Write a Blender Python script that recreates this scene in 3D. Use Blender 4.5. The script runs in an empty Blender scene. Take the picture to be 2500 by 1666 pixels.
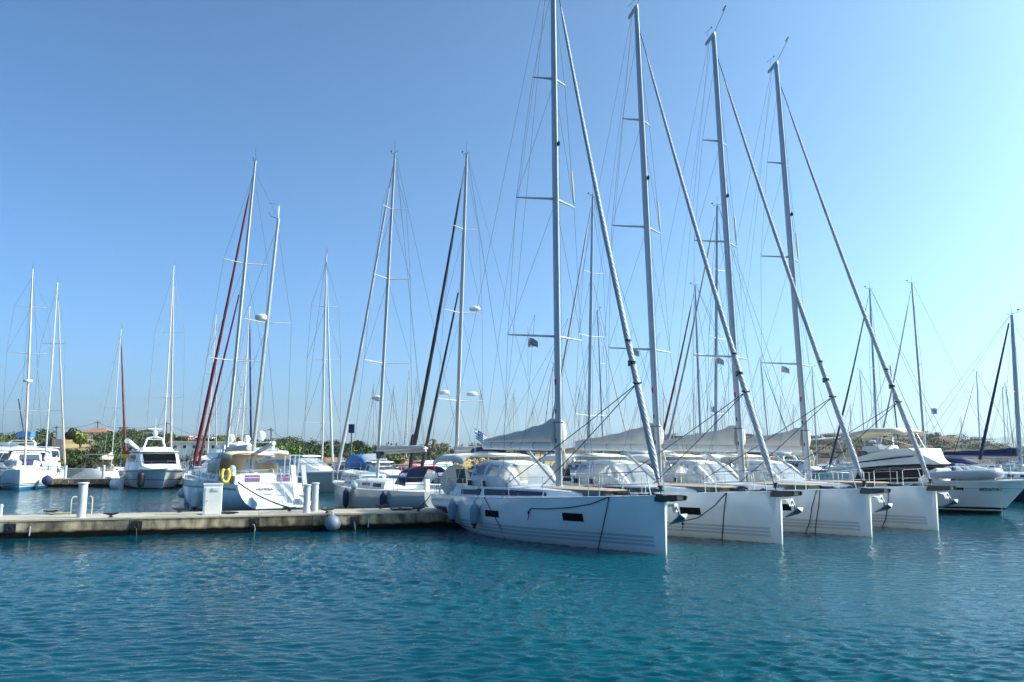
import bpy, math, random
from math import sin, cos, pi, radians, sqrt, atan2
from mathutils import Vector, Matrix
random.seed(7)
S = bpy.context.scene
COL = S.collection
# ---------------------------------------------------------------- camera, sky, sun
CAMZ = 2.6; F = 2000.0; TH = radians(8.17)
cd = bpy.data.cameras.new("camera"); cam = bpy.data.objects.new("camera", cd); COL.objects.link(cam)
cam.location = (0, 0, CAMZ); cam.rotation_euler = (radians(90) + TH, 0, 0)
cd.sensor_width = 36; cd.lens = 36 * F / 2500; cd.clip_start = 0.1; cd.clip_end = 40000
S.camera = cam
SUN_AZ, SUN_EL = radians(87), radians(33)
w = bpy.data.worlds.new("World"); S.world = w; w.use_nodes = True
nt = w.node_tree; nt.nodes.clear()
sky = nt.nodes.new('ShaderNodeTexSky'); sky.sky_type = 'NISHITA'; sky.sun_disc = False
sky.sun_elevation = SUN_EL; sky.sun_rotation = SUN_AZ
sky.altitude = 0; sky.air_density = 0.5; sky.dust_density = 3.6; sky.ozone_density = 6.0
bg = nt.nodes.new('ShaderNodeBackground'); bg.inputs[1].default_value = 0.132
wo = nt.nodes.new('ShaderNodeOutputWorld')
wb = nt.nodes.new('ShaderNodeMix'); wb.data_type = 'RGBA'; wb.blend_type = 'MULTIPLY'; wb.inputs[0].default_value = 1; wb.inputs[7].default_value = (1.23, 1.54, 1.37, 1)   # white balance
nt.links.new(sky.outputs[0], wb.inputs[6]); gm = nt.nodes.new('ShaderNodeGamma'); gm.inputs[1].default_value = 1.22; nt.links.new(wb.outputs[2], gm.inputs[0]); nt.links.new(gm.outputs[0], bg.inputs[0]); nt.links.new(bg.outputs[0], wo.inputs[0])
sd = bpy.data.lights.new("sun", 'SUN'); sd.energy = 4.4; sd.angle = radians(0.5); sd.color = (1.0, 0.87, 0.70)
sun = bpy.data.objects.new("sun", sd); COL.objects.link(sun)
sv = Vector((sin(SUN_AZ) * cos(SUN_EL), cos(SUN_AZ) * cos(SUN_EL), sin(SUN_EL)))
sun.rotation_euler = (-sv).to_track_quat('-Z', 'Y').to_euler()
S.view_settings.view_transform = 'Standard'; S.view_settings.look = 'None'
S.view_settings.exposure = 0.42; S.view_settings.gamma = 1.0
try:
    S.cycles.max_bounces = 8; S.cycles.transparent_max_bounces = 12
except Exception: pass

def ray(px, py):
    u = (px - 1250) / F; v = (833 - py) / F
    return Vector((u, cos(TH) - v * sin(TH), sin(TH) + v * cos(TH)))
def atY(px, py, Y):
    d = ray(px, py); t = Y / d.y
    return Vector((d.x * t, Y, CAMZ + d.z * t))
def atZ(px, py, z):
    d = ray(px, py); t = (z - CAMZ) / d.z
    return Vector((d.x * t, d.y * t, z))
def proj(p):
    x, y, z = p[0], p[1], p[2] - CAMZ
    f = y * cos(TH) + z * sin(TH); up = -y * sin(TH) + z * cos(TH)
    return (1250 + F * x / f, 833 - F * up / f)

# ---------------------------------------------------------------- materials
M = {}
def mat(name, col, rough=0.5, metal=0.0, noise=0.0, nscale=3.0, bump=0.0, bscale=20.0, spec=0.5, alpha=1.0, trans=0.0, coat=0.0):
    m = bpy.data.materials.new(name); m.use_nodes = True
    t = m.node_tree; b = t.nodes['Principled BSDF']
    b.inputs['Base Color'].default_value = (*col, 1); b.inputs['Roughness'].default_value = rough
    b.inputs['Metallic'].default_value = metal; b.inputs['Specular IOR Level'].default_value = spec
    b.inputs['Alpha'].default_value = alpha; b.inputs['Transmission Weight'].default_value = trans
    b.inputs['Coat Weight'].default_value = coat
    L = t.links.new
    if noise or bump:
        tc = t.nodes.new('ShaderNodeTexCoord')
    if noise:
        n = t.nodes.new('ShaderNodeTexNoise'); n.inputs['Scale'].default_value = nscale
        n.inputs['Detail'].default_value = 6; L(tc.outputs['Object'], n.inputs['Vector'])
        mp = t.nodes.new('ShaderNodeMapRange'); mp.inputs[1].default_value = 0.3; mp.inputs[2].default_value = 0.7
        mp.inputs[3].default_value = 1 - noise; mp.inputs[4].default_value = 1 + noise * 0.5
        L(n.outputs[0], mp.inputs[0])
        mx = t.nodes.new('ShaderNodeMix'); mx.data_type = 'RGBA'; mx.blend_type = 'MULTIPLY'; mx.inputs[0].default_value = 1
        mx.inputs[6].default_value = (*col, 1); L(mp.outputs[0], mx.inputs[7]); L(mx.outputs[2], b.inputs['Base Color'])
    if bump:
        n2 = t.nodes.new('ShaderNodeTexNoise'); n2.inputs['Scale'].default_value = bscale; n2.inputs['Detail'].default_value = 5
        L(tc.outputs['Object'], n2.inputs['Vector'])
        bp = t.nodes.new('ShaderNodeBump'); bp.inputs['Strength'].default_value = bump; bp.inputs['Distance'].default_value = 0.03
        L(n2.outputs[0], bp.inputs['Height']); L(bp.outputs[0], b.inputs['Normal'])
    M[name] = m; return m
mat('white', (.72, .73, .74), .22, noise=.05, nscale=1.5, coat=.3)
mat('greyhull', (.42, .43, .43), .3, noise=.06, nscale=1.2)
mat('deck', (.66, .66, .64), .6, noise=.08, nscale=4)
mat('teak', (.42, .31, .20), .6, noise=.2, nscale=9)
mat('navyglass', (.007, .013, .055), .15, spec=.2)
mat('blackglass', (.004, .004, .005), .2, spec=.12)
mat('smoke', (.035, .045, .06), .06, spec=.7)
mat('alu', (.40, .42, .45), .4, metal=.4, noise=.06, nscale=2)
mat('whitemast', (.43, .41, .39), .35, noise=.05, nscale=2)
mat('goldmast', (.50, .40, .34), .35, noise=.08, nscale=2)
mat('steel', (.6, .6, .62), .2, metal=.85)
mat('wire', (.09, .10, .11), .5, metal=.2)
mat('sailgrey', (.37, .38, .41), .8, noise=.12, nscale=1.5, bump=.5, bscale=6)
mat('covergrey', (.56, .51, .45), .85, noise=.08, nscale=2, bump=.6, bscale=5)
mat('canvaswhite', (.64, .64, .62), .8, noise=.05, nscale=3, bump=.4, bscale=5)
mat('navy', (.015, .022, .09), .8, noise=.15, nscale=4, bump=.4, bscale=6)
mat('blue', (.03, .16, .42), .7, noise=.1)
mat('red', (.16, .018, .028), .8, noise=.2, nscale=5)
mat('beige', (.62, .51, .36), .85, noise=.1, nscale=3, bump=.4, bscale=5)
mat('tan', (.62, .55, .42), .85, noise=.08, nscale=3)
mat('brown', (.22, .13, .08), .7, noise=.2)
mat('black', (.012, .012, .014), .5, noise=.1)
mat('rope', (.02, .022, .03), .9)
mat('rope_light', (.5, .45, .34), .9)
mat('fender', (.13, .24, .32), .55, noise=.08)
mat('fenderwhite', (.62, .64, .65), .5, noise=.08)
mat('anchorgrey', (.06, .10, .13), .45, metal=.3)
mat('buoygrey', (.20, .24, .30), .5, noise=.1)
mat('purple', (.16, .07, .18), .5)
mat('yellow', (.75, .55, .02), .5)
mat('pvc', (.50, .55, .63), .12, spec=.6, alpha=.42)
mat('pvcdark', (.3, .34, .4), .08, spec=.6, alpha=.55)
mat('ped', (.46, .49, .52), .5, noise=.06)
mat('boxwhite', (.74, .72, .66), .5, noise=.05)
mat('dome', (.66, .66, .66), .35)
mat('grp', (.68, .68, .66), .3, noise=.05, coat=.2)
mat('ribgrey', (.34, .36, .39), .6, noise=.08)
mat('skin', (.55, .33, .24), .6)
mat('hair', (.03, .02, .015), .7)
mat('shirt', (.72, .66, .68), .8)
mat('shorts', (.05, .13, .35), .8)
mat('flagblue', (.03, .10, .42), .8)
mat('flagwhite', (.78, .78, .78), .8)
mat('flagred', (.6, .04, .03), .8)
mat('flaggold', (.8, .55, .03), .8)
mat('orange', (.7, .16, .04), .6)
mat('redcanvas', (.5, .08, .06), .8, noise=.1)
mat('teal', (.02, .22, .2), .7)
mat('polewood', (.10, .09, .08), .9)
mat('bark', (.10, .075, .05), .95, noise=.3)
def leafmat(name, col, col2):
    m = bpy.data.materials.new(name); m.use_nodes = True; t = m.node_tree; b = t.nodes['Principled BSDF']
    b.inputs['Roughness'].default_value = .65; b.inputs['Specular IOR Level'].default_value = .3
    g = t.nodes.new('ShaderNodeNewGeometry'); r = t.nodes.new('ShaderNodeValToRGB')
    r.color_ramp.elements[0].color = (*col, 1); r.color_ramp.elements[1].color = (*col2, 1)
    t.links.new(g.outputs['Random Per Island'], r.inputs[0]); t.links.new(r.outputs[0], b.inputs['Base Color'])
    M[name] = m
def folds(name, scale, dist, strength, lo):
    t = M[name].node_tree; b = t.nodes['Principled BSDF']; tc = t.nodes.new('ShaderNodeTexCoord'); wv = t.nodes.new('ShaderNodeTexWave'); wv.bands_direction = 'DIAGONAL'
    wv.inputs['Scale'].default_value = scale; wv.inputs['Distortion'].default_value = dist; wv.inputs['Detail'].default_value = 2; t.links.new(tc.outputs['Object'], wv.inputs[0])
    bp = t.nodes.new('ShaderNodeBump'); bp.inputs['Strength'].default_value = strength; bp.inputs['Distance'].default_value = .05; t.links.new(wv.outputs['Fac'], bp.inputs['Height'])
    old = b.inputs['Normal'].links
    if old: t.links.new(old[0].from_socket, bp.inputs['Normal'])
    t.links.new(bp.outputs[0], b.inputs['Normal'])
folds('sailgrey', 5.0, 1.0, .35, .8); folds('covergrey', .5, 6, .5, .8); folds('red', 5, 1.0, .35, .8); folds('canvaswhite', .6, 6, .3, .8)
leafmat('leaf', (.025, .045, .012), (.085, .12, .03))
leafmat('leafdark', (.015, .028, .012), (.05, .07, .025))
leafmat('leafolive', (.055, .065, .035), (.12, .125, .07))
leafmat('leaflime', (.13, .19, .025), (.24, .30, .05))
leafmat('leafpine', (.07, .14, .02), (.13, .22, .03))
leafmat('scrub', (.03, .04, .02), (.08, .085, .045))

def hullmat(name, bands, base=(.70, .71, .72), bottom=None, xlim=None, xmin=None):
    """gelcoat with painted bands at given heights above the water (object z)"""
    m = bpy.data.materials.new(name); m.use_nodes = True; t = m.node_tree; b = t.nodes['Principled BSDF']; L = t.links.new
    b.inputs['Roughness'].default_value = .16; b.inputs['Coat Weight'].default_value = .4
    tc = t.nodes.new('ShaderNodeTexCoord'); sp = t.nodes.new('ShaderNodeSeparateXYZ'); L(tc.outputs['Object'], sp.inputs[0])
    n = t.nodes.new('ShaderNodeTexNoise'); n.inputs['Scale'].default_value = 1.3; n.inputs['Detail'].default_value = 6; L(tc.outputs['Object'], n.inputs['Vector'])
    mp = t.nodes.new('ShaderNodeMapRange'); mp.inputs[1].default_value = .3; mp.inputs[2].default_value = .7; mp.inputs[3].default_value = .94; mp.inputs[4].default_value = 1.02
    L(n.outputs[0], mp.inputs[0])
    cur = t.nodes.new('ShaderNodeMix'); cur.data_type = 'RGBA'; cur.blend_type = 'MULTIPLY'; cur.inputs[0].default_value = 1
    cur.inputs[6].default_value = (*base, 1); L(mp.outputs[0], cur.inputs[7]); out = cur.outputs[2]
    def mth(op, a, bb):
        k = t.nodes.new('ShaderNodeMath'); k.operation = op
        for i, q in enumerate((a, bb)):
            if isinstance(q, (int, float)): k.inputs[i].default_value = q
            else: L(q, k.inputs[i])
        return k.outputs[0]
    for (z0, z1, c) in bands:
        f = mth('MULTIPLY', mth('GREATER_THAN', sp.outputs[2], z0), mth('LESS_THAN', sp.outputs[2], z1))
        if xlim is not None and z0 > .1: f = mth('MULTIPLY', f, mth('LESS_THAN', sp.outputs[0], xlim))
        if xmin is not None: f = mth('MULTIPLY', f, mth('GREATER_THAN', sp.outputs[0], xmin))
        x = t.nodes.new('ShaderNodeMix'); x.data_type = 'RGBA'; L(f, x.inputs[0]); L(out, x.inputs[6]); x.inputs[7].default_value = (*c, 1); out = x.outputs[2]
    # waterline grime: slightly yellow film just above the water
    g = t.nodes.new('ShaderNodeMapRange'); g.inputs[1].default_value = .0; g.inputs[2].default_value = .16; g.inputs[3].default_value = .45; g.inputs[4].default_value = 0
    L(sp.outputs[2], g.inputs[0]); x = t.nodes.new('ShaderNodeMix'); x.data_type = 'RGBA'; x.blend_type = 'MULTIPLY'
    L(g.outputs[0], x.inputs[0]); L(out, x.inputs[6]); x.inputs[7].default_value = (.75, .72, .5, 1); out = x.outputs[2]
    L(out, b.inputs['Base Color']); M[name] = m
GB = (.43, .46, .49)
hullmat('hull_striped', [(.200, .272, GB), (.309, .381, GB), (.418, .490, GB)], xlim=-.38)
hullmat('hull_plain', [(-.6, .05, (.05, .07, .12))])
hullmat('hull_grey', [(-.6, .06, (.3, .31, .31))], base=(.40, .41, .41))
hullmat('hull_bluebottom', [(-.6, .26, (.02, .16, .36)), (.34, .40, (.02, .02, .03)), (.47, .53, (.02, .02, .03))])
hullmat('hull_purple', [(-.6, .08, (.1, .1, .2)), (1.13, 1.23, (.05, .02, .07))], xmin=-13.93)
hullmat('hull_argo', [(-.6, .18, (.01, .008, .01)), (.23, .33, (.012, .01, .01)), (1.21, 1.235, (.3, .3, .32))])
hullmat('hull_navy', [(.9, .95, (.6, .6, .6))], base=(.012, .02, .07))
hullmat('hull_blueline', [(-.6, .08, (.02, .05, .2)), (.75, .82, (.03, .08, .3))])
hullmat('hull_dark', [], base=(.02, .02, .025))

def concrete():
    m = bpy.data.materials.new('concrete'); m.use_nodes = True; t = m.node_tree; b = t.nodes['Principled BSDF']; L = t.links.new
    b.inputs['Roughness'].default_value = .9; b.inputs['Specular IOR Level'].default_value = .12
    tc = t.nodes.new('ShaderNodeTexCoord'); sp = t.nodes.new('ShaderNodeSeparateXYZ'); L(tc.outputs['Object'], sp.inputs[0])
    def noise(sc, vec, det=8):
        n = t.nodes.new('ShaderNodeTexNoise'); n.inputs['Scale'].default_value = sc; n.inputs['Detail'].default_value = det; L(vec, n.inputs['Vector']); return n.outputs[0]
    mpv = t.nodes.new('ShaderNodeMapping'); mpv.inputs['Scale'].default_value = (1.7, 1.7, .75); L(tc.outputs['Object'], mpv.inputs[0])
    r = t.nodes.new('ShaderNodeValToRGB'); e = r.color_ramp.elements
    e[0].position = .34; e[0].color = (.14, .105, .07, 1); e[1].position = .64; e[1].color = (.50, .40, .27, 1)
    L(noise(2.2, mpv.outputs[0]), r.inputs[0])
    r2 = t.nodes.new('ShaderNodeValToRGB'); e = r2.color_ramp.elements
    e[0].position = .38; e[0].color = (.5, .5, .52, 1); e[1].position = .56; e[1].color = (1.1, 1.08, 1.05, 1)
    L(noise(.9, tc.outputs['Object']), r2.inputs[0])
    x = t.nodes.new('ShaderNodeMix'); x.data_type = 'RGBA'; x.blend_type = 'MULTIPLY'; x.inputs[0].default_value = 1
    L(r.outputs[0], x.inputs[6]); L(r2.outputs[0], x.inputs[7])
    # wet algae band near the water with a wavy upper edge
    ad = t.nodes.new('ShaderNodeMath'); ad.operation = 'MULTIPLY_ADD'; ad.inputs[1].default_value = .12; L(noise(3, tc.outputs['Object']), ad.inputs[0]); L(sp.outputs[2], ad.inputs[2])
    g = t.nodes.new('ShaderNodeMapRange'); g.inputs[1].default_value = .25; g.inputs[2].default_value = .34; g.inputs[3].default_value = 1; g.inputs[4].default_value = 0; L(ad.outputs[0], g.inputs[0])
    y = t.nodes.new('ShaderNodeMix'); y.data_type = 'RGBA'; L(g.outputs[0], y.inputs[0]); L(x.outputs[2], y.inputs[6]); y.inputs[7].default_value = (.004, .004, .003, 1)
    L(y.outputs[2], b.inputs['Base Color'])
    bp = t.nodes.new('ShaderNodeBump'); bp.inputs['Strength'].default_value = .5; bp.inputs['Distance'].default_value = .02; L(noise(14, tc.outputs['Object']), bp.inputs['Height']); L(bp.outputs[0], b.inputs['Normal'])
    M['concrete'] = m
concrete()
mat('paving', (.46, .39, .30), .9, noise=.15, nscale=2, bump=.3)

# ---------------------------------------------------------------- mesh builder
class MB:
    def __init__(s): s.v = []; s.f = []
    def add(s, vs, fs):
        o = len(s.v); s.v += [tuple(p) for p in vs]; s.f += [tuple(i + o for i in f) for f in fs]; return s
    def box(s, c, d, rz=0.0, ry=0.0):
        m = Matrix.Rotation(rz, 3, 'Z') @ Matrix.Rotation(ry, 3, 'Y'); c = Vector(c); vs = []
        for x in (-.5, .5):
            for y in (-.5, .5):
                for z in (-.5, .5): vs.append(c + m @ Vector((x * d[0], y * d[1], z * d[2])))
        return s.add(vs, [(0, 1, 3, 2), (4, 6, 7, 5), (0, 4, 5, 1), (2, 3, 7, 6), (0, 2, 6, 4), (1, 5, 7, 3)])
    def loft(s, rings, closed=True, caps=True, skip=None):
        n = len(rings[0]); vs = [p for r in rings for p in r]; fs = []
        for i in range(len(rings) - 1):
            for j in range(n if closed else n - 1):
                if skip and skip(i, j): continue
                k = (j + 1) % n
                fs.append((i * n + j, i * n + k, (i + 1) * n + k, (i + 1) * n + j))
        if caps:
            fs.append(tuple(reversed(range(n)))); fs.append(tuple((len(rings) - 1) * n + j for j in range(n)))
        return s.add(vs, fs)
    def tube(s, pts, r, n=6, flat=1.0):
        pts = [Vector(p) for p in pts]; m = len(pts)
        if not isinstance(r, (list, tuple)): r = [r] * m
        rings = []; up = None
        for i in range(m):
            d = (pts[min(i + 1, m - 1)] - pts[max(i - 1, 0)])
            if d.length < 1e-6: d = Vector((0, 0, 1))
            d.normalize()
            if up is None:
                up = Vector((0, 1, 0)) if abs(d.y) < .9 else Vector((1, 0, 0))
            a = (up - d * up.dot(d)).normalized(); b = d.cross(a); up = a
            rings.append([pts[i] + (a * cos(2 * pi * k / n) * flat + b * sin(2 * pi * k / n)) * r[i] for k in range(n)])
        return s.loft(rings)
    def lathe(s, prof, c=(0, 0, 0), n=16, sx=1, sy=1):
        c = Vector(c)
        return s.loft([[c + Vector((r * cos(2 * pi * k / n) * sx, r * sin(2 * pi * k / n) * sy, z)) for k in range(n)] for r, z in prof])
    def ball(s, c, r, n=12, m=8):
        if not isinstance(r, (list, tuple)): r = (r, r, r)
        c = Vector(c); prof = [(max(1e-3, sin(pi * i / m)), -cos(pi * i / m)) for i in range(m + 1)]
        return s.loft([[c + Vector((q * cos(2 * pi * k / n) * r[0], q * sin(2 * pi * k / n) * r[1], z * r[2])) for k in range(n)] for q, z in prof])
    def plate(s, pts, off):
        pts = [Vector(p) for p in pts]; off = Vector(off); n = len(pts)
        return s.add(pts + [p + off for p in pts], [tuple(reversed(range(n))), tuple(range(n, 2 * n))] + [(i, (i + 1) % n, n + (i + 1) % n, n + i) for i in range(n)])
    def sheet(s, grid, th=.0):
        """grid[i][j] of points, given thickness th along averaged normal"""
        if th:
            top = grid; n0 = (Vector(grid[-1][0]) - Vector(grid[0][0])).cross(Vector(grid[0][-1]) - Vector(grid[0][0]))
            n0 = n0.normalized() * th if n0.length > 1e-9 else Vector((0, 0, th))
            bot = [[Vector(p) + n0 for p in r] for r in grid]
            rings = [[*r, *reversed(bot[i])] for i, r in enumerate(top)]
            return s.loft(rings)
        return s.loft(grid, closed=False, caps=False)
    def build(s, name, m, parent=None, smooth=35, loc=None):
        me = bpy.data.meshes.new(name); me.from_pydata(s.v, [], s.f); me.validate(); me.update()
        o = bpy.data.objects.new(name, me); COL.objects.link(o)
        me.materials.append(M[m] if isinstance(m, str) else m)
        if parent is not None: o.parent = parent
        if loc is not None: o.location = loc
        if smooth:
            me.polygons.foreach_set('use_smooth', [True] * len(me.polygons))
            try: me.set_sharp_from_angle(angle=radians(smooth))
            except Exception: pass
        import bmesh
        bm = bmesh.new(); bm.from_mesh(me); bmesh.ops.recalc_face_normals(bm, faces=bm.faces); bm.to_mesh(me); bm.free()
        return o
def tag(o, label=None, cat=None, group=None, kind=None):
    if label: o['label'] = label
    if cat: o['category'] = cat
    if group: o['group'] = group
    if kind: o['kind'] = kind
    return o
def empty(name, loc, rz=0.0, label=None, cat=None, group=None):
    o = bpy.data.objects.new(name, None); COL.objects.link(o); o.empty_display_size = .3
    o.location = loc; o.rotation_euler = (0, 0, rz); tag(o, label, cat, group); return o
def arc(p0, p1, sag, n=10):
    p0, p1 = Vector(p0), Vector(p1)
    return [p0.lerp(p1, i / n) - Vector((0, 0, sag * 4 * (i / n) * (1 - i / n))) for i in range(n + 1)]
def lerp(a, b, t): return a + (b - a) * t
def smooth(t): t = max(0, min(1, t)); return t * t * (3 - 2 * t)
def text(name, s, size, m, parent, loc, rot, thick=.004, sx=1.0):
    c = bpy.data.curves.new(name, 'FONT'); c.body = s; c.size = size; c.extrude = thick
    o = bpy.data.objects.new(name, c); COL.objects.link(o)
    dg = bpy.context.evaluated_depsgraph_get(); dg.update()
    me = bpy.data.meshes.new_from_object(o.evaluated_get(dg)); bpy.data.objects.remove(o)
    o = bpy.data.objects.new(name, me); COL.objects.link(o); me.materials.clear(); me.materials.append(M[m])
    o.parent = parent; o.location = loc; o.rotation_euler = rot; o.scale = (sx, 1, 1); return o
# ---------------------------------------------------------------- water, terrain
from mathutils import noise as NZ
PA = Vector((-16.9, 27.1, 0)); PB = Vector((-3.0, 31.62, 0)); PD = (PB - PA).normalized(); PN = Vector((-PD.y, PD.x, 0))
def water():
    m = bpy.data.materials.new('water'); m.use_nodes = True; t = m.node_tree; b = t.nodes['Principled BSDF']; L = t.links.new
    b.inputs['Roughness'].default_value = .03; b.inputs['IOR'].default_value = 1.15; b.inputs['Specular IOR Level'].default_value = .32; b.inputs['Specular Tint'].default_value = (.65, .95, 1, 1)
    tc = t.nodes.new('ShaderNodeTexCoord')
    def mapped(sx, sy, rot):
        k = t.nodes.new('ShaderNodeMapping'); k.inputs['Scale'].default_value = (sx, sy, 1); k.inputs['Rotation'].default_value = (0, 0, rot); L(tc.outputs['Object'], k.inputs[0]); return k.outputs[0]
    def noise(v, sc, det, dist=0):
        n = t.nodes.new('ShaderNodeTexNoise'); n.inputs['Scale'].default_value = sc; n.inputs['Detail'].default_value = det; n.inputs['Distortion'].default_value = dist; L(v, n.inputs['Vector']); return n.outputs[0]
    patch = noise(mapped(1, 1, 0), .06, 3)
    cr = t.nodes.new('ShaderNodeValToRGB'); e = cr.color_ramp.elements
    e[0].position = .35; e[0].color = (.0, .032, .056, 1); e[1].position = .68; e[1].color = (.0, .070, .090, 1); L(patch, cr.inputs[0]); L(cr.outputs[0], b.inputs['Base Color'])
    hs = None
    for v, sc, det, amp in ((mapped(.55, 1.15, .18), 1.6, 2, .6), (mapped(.7, 1.5, -.25), 4.2, 3, .42), (mapped(1, 1.3, .6), 11, 2, .12)):
        k = t.nodes.new('ShaderNodeMath'); k.operation = 'MULTIPLY_ADD'; L(noise(v, sc, det, .4), k.inputs[0]); k.inputs[1].default_value = amp
        if hs is None: k.inputs[2].default_value = 0
        else: L(hs, k.inputs[2])
        hs = k.outputs[0]
    cm = t.nodes.new('ShaderNodeMapRange'); cm.inputs[1].default_value = .35; cm.inputs[2].default_value = .65; cm.inputs[3].default_value = .45; cm.inputs[4].default_value = 1; L(patch, cm.inputs[0])
    bp = t.nodes.new('ShaderNodeBump'); bp.inputs['Distance'].default_value = .06; L(cm.outputs[0], bp.inputs['Strength']); L(hs, bp.inputs['Height']); L(bp.outputs[0], b.inputs['Normal'])
    M['water'] = m
    # one sheet: a fan of rows that grow with distance, real ripples near, flat far away
    N = NZ.noise; ys = [3.2]
    while ys[-1] < 70: ys.append(ys[-1] + max(.042, .0006 * ys[-1] ** 1.8))
    while ys[-1] < 12000: ys.append(ys[-1] * 1.25)
    nc = 760; rows = []
    for Y in ys:
        fade = max(0.0, 1 - max(0, Y - 35) / 35); row = []
        for i in range(nc + 1):
            t = lerp(-1, 1, i / nc); X = Y * (t * .66 + .8 * t ** 9); z = 0
            if fade > 0:
                dpn = (Vector((X, Y, 0)) - PA).dot(PN); calm = .45 if -5 < dpn < 0 and X < -2 else 1
                calm *= lerp(1.25, .62, smooth((X + 1) / 4) * smooth((Y - 9) / 5))
                pv = .7 + .6 * N(Vector((X * .13, Y * .1, 3.1))) * 1.5
                a1 = N(Vector((X * 2.4 + .3 * Y, Y * 4.7 - .2 * X, .3))); a2 = N(Vector((X * 4.4 - Y * .9, Y * 7.6 + X * .7, 5.7))); a3 = N(Vector((X * .6, Y * 1.1, 9.1)))
                z = fade * calm * max(.25, pv) * (.042 * (1 - 2.2 * abs(a1)) + .022 * a2 + .010 * a3)
            row.append((X, Y, z))
        rows.append(row)
    q = MB(); q.loft(rows, closed=False, caps=False)
    q.add([(-6, -300, 0), (6, -300, 0), (4.48, 3.2, 0), (-4.48, 3.2, 0)], [(0, 1, 2, 3)])
    tag(q.build('water', 'water', None, 180), kind='structure')
water()
def groundmat(name, cols, sc, scr=None):
    m = bpy.data.materials.new(name); m.use_nodes = True; t = m.node_tree; b = t.nodes['Principled BSDF']; L = t.links.new
    b.inputs['Roughness'].default_value = .95; b.inputs['Specular IOR Level'].default_value = .1
    tc = t.nodes.new('ShaderNodeTexCoord'); k = t.nodes.new('ShaderNodeMapping'); k.inputs['Scale'].default_value = scr or (1, 1, 1); L(tc.outputs['Object'], k.inputs[0])
    n = t.nodes.new('ShaderNodeTexNoise'); n.inputs['Scale'].default_value = sc; n.inputs['Detail'].default_value = 9; n.inputs['Roughness'].default_value = .62; L(k.outputs[0], n.inputs['Vector'])
    r = t.nodes.new('ShaderNodeValToRGB'); r.color_ramp.elements.remove(r.color_ramp.elements[1])
    for i, (p, c) in enumerate(cols):
        e = r.color_ramp.elements[0] if i == 0 else r.color_ramp.elements.new(p)
        e.position = p; e.color = (*c, 1)
    L(n.outputs[0], r.inputs[0]); L(r.outputs[0], b.inputs['Base Color']); M[name] = m
groundmat('dryhill', [(.36, (.035, .042, .022)), (.46, (.065, .065, .036)), (.53, (.13, .09, .06)), (.68, (.17, .125, .08))], .035, (1, .6, 3))
groundmat('drygrass', [(.3, (.22, .15, .07)), (.5, (.42, .29, .13)), (.7, (.50, .37, .18))], .08)
groundmat('farmount', [(.4, (.10, .11, .09)), (.6, (.2, .19, .16))], .002)
groundmat('shore', [(.4, (.16, .14, .11)), (.6, (.3, .27, .22))], .2)
from mathutils import noise as NZ
def fb(x, y, s, o=4):
    v = 0; a = 1
    for i in range(o): v += a * NZ.noise(Vector((x / s, y / s, i * 7.3))); a *= .5; s *= .5
    return v
def terrain(name, m, ridge, y0, y1, yback, z0=.6, px=(0, 2500), nx=120, ny=26, rough=.6):
    """ridge: list of (px, py) skyline pixels at depth y1; slopes up from y0"""
    def ry(p):
        for a, b2 in zip(ridge, ridge[1:]):
            if a[0] <= p <= b2[0]: return lerp(a[1], b2[1], smooth((p - a[0]) / (b2[0] - a[0])))
        return ridge[0][1] if p < ridge[0][0] else ridge[-1][1]
    g = []
    for i in range(nx + 1):
        p = lerp(px[0], px[1], i / nx); top = max(z0 + .05, atY(p, ry(p), y1).z); row = []
        for j in range(ny + 1):
            t = j / ny
            if t < .72: s = t / .72; Y = lerp(y0, y1, s); z = lerp(z0, top, s ** .8)
            else: s = (t - .72) / .28; Y = lerp(y1, yback, s); z = top * (1 - .35 * s * s)
            X = ray(p, 1120).x * Y / ray(p, 1120).y
            z += rough * fb(X, Y, 40) * min(1, j / 4) * (1 if t < .68 else .3)
            row.append((X, Y, max(z, z0 - .1) if j else -1.5))
        g.append(row)
    q = MB(); q.loft(g, closed=False, caps=False)
    return tag(q.build(name, m, None, 60), kind='structure')
RIDGE_L = [(-400, 1085), (0, 1083), (60, 1078), (115, 1076), (160, 1071), (200, 1070), (240, 1068), (300, 1062), (360, 1072), (420, 1078), (480, 1082), (560, 1085), (700, 1090), (820, 1095), (900, 1102), (1000, 1098), (1100, 1098), (1200, 1104), (1400, 1112)]
terrain('left_hillside', 'drygrass', RIDGE_L, 112, 190, 420, px=(-400, 1400), z0=1.0, rough=.5)
RIDGE_R = [(1000, 1112), (1300, 1104), (1500, 1086), (1640, 1068), (1760, 1066), (1900, 1070), (1985, 1072), (2050, 1068), (2130, 1064), (2240, 1062), (2290, 1062), (2330, 1068), (2370, 1075), (2400, 1082), (2440, 1092), (2480, 1100), (2600, 1106), (2900, 1114)]
terrain('right_hillside', 'dryhill', RIDGE_R, 280, 520, 900, px=(1000, 2900), z0=1.0, rough=2.0)
terrain('distant_mountain', 'farmount', [(2100, 1108), (2350, 1082), (2390, 1071), (2440, 1068), (2470, 1066), (2520, 1065), (2700, 1072), (3000, 1105)], 5200, 6400, 9000, px=(2050, 3100), z0=5, rough=18, nx=60)

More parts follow.
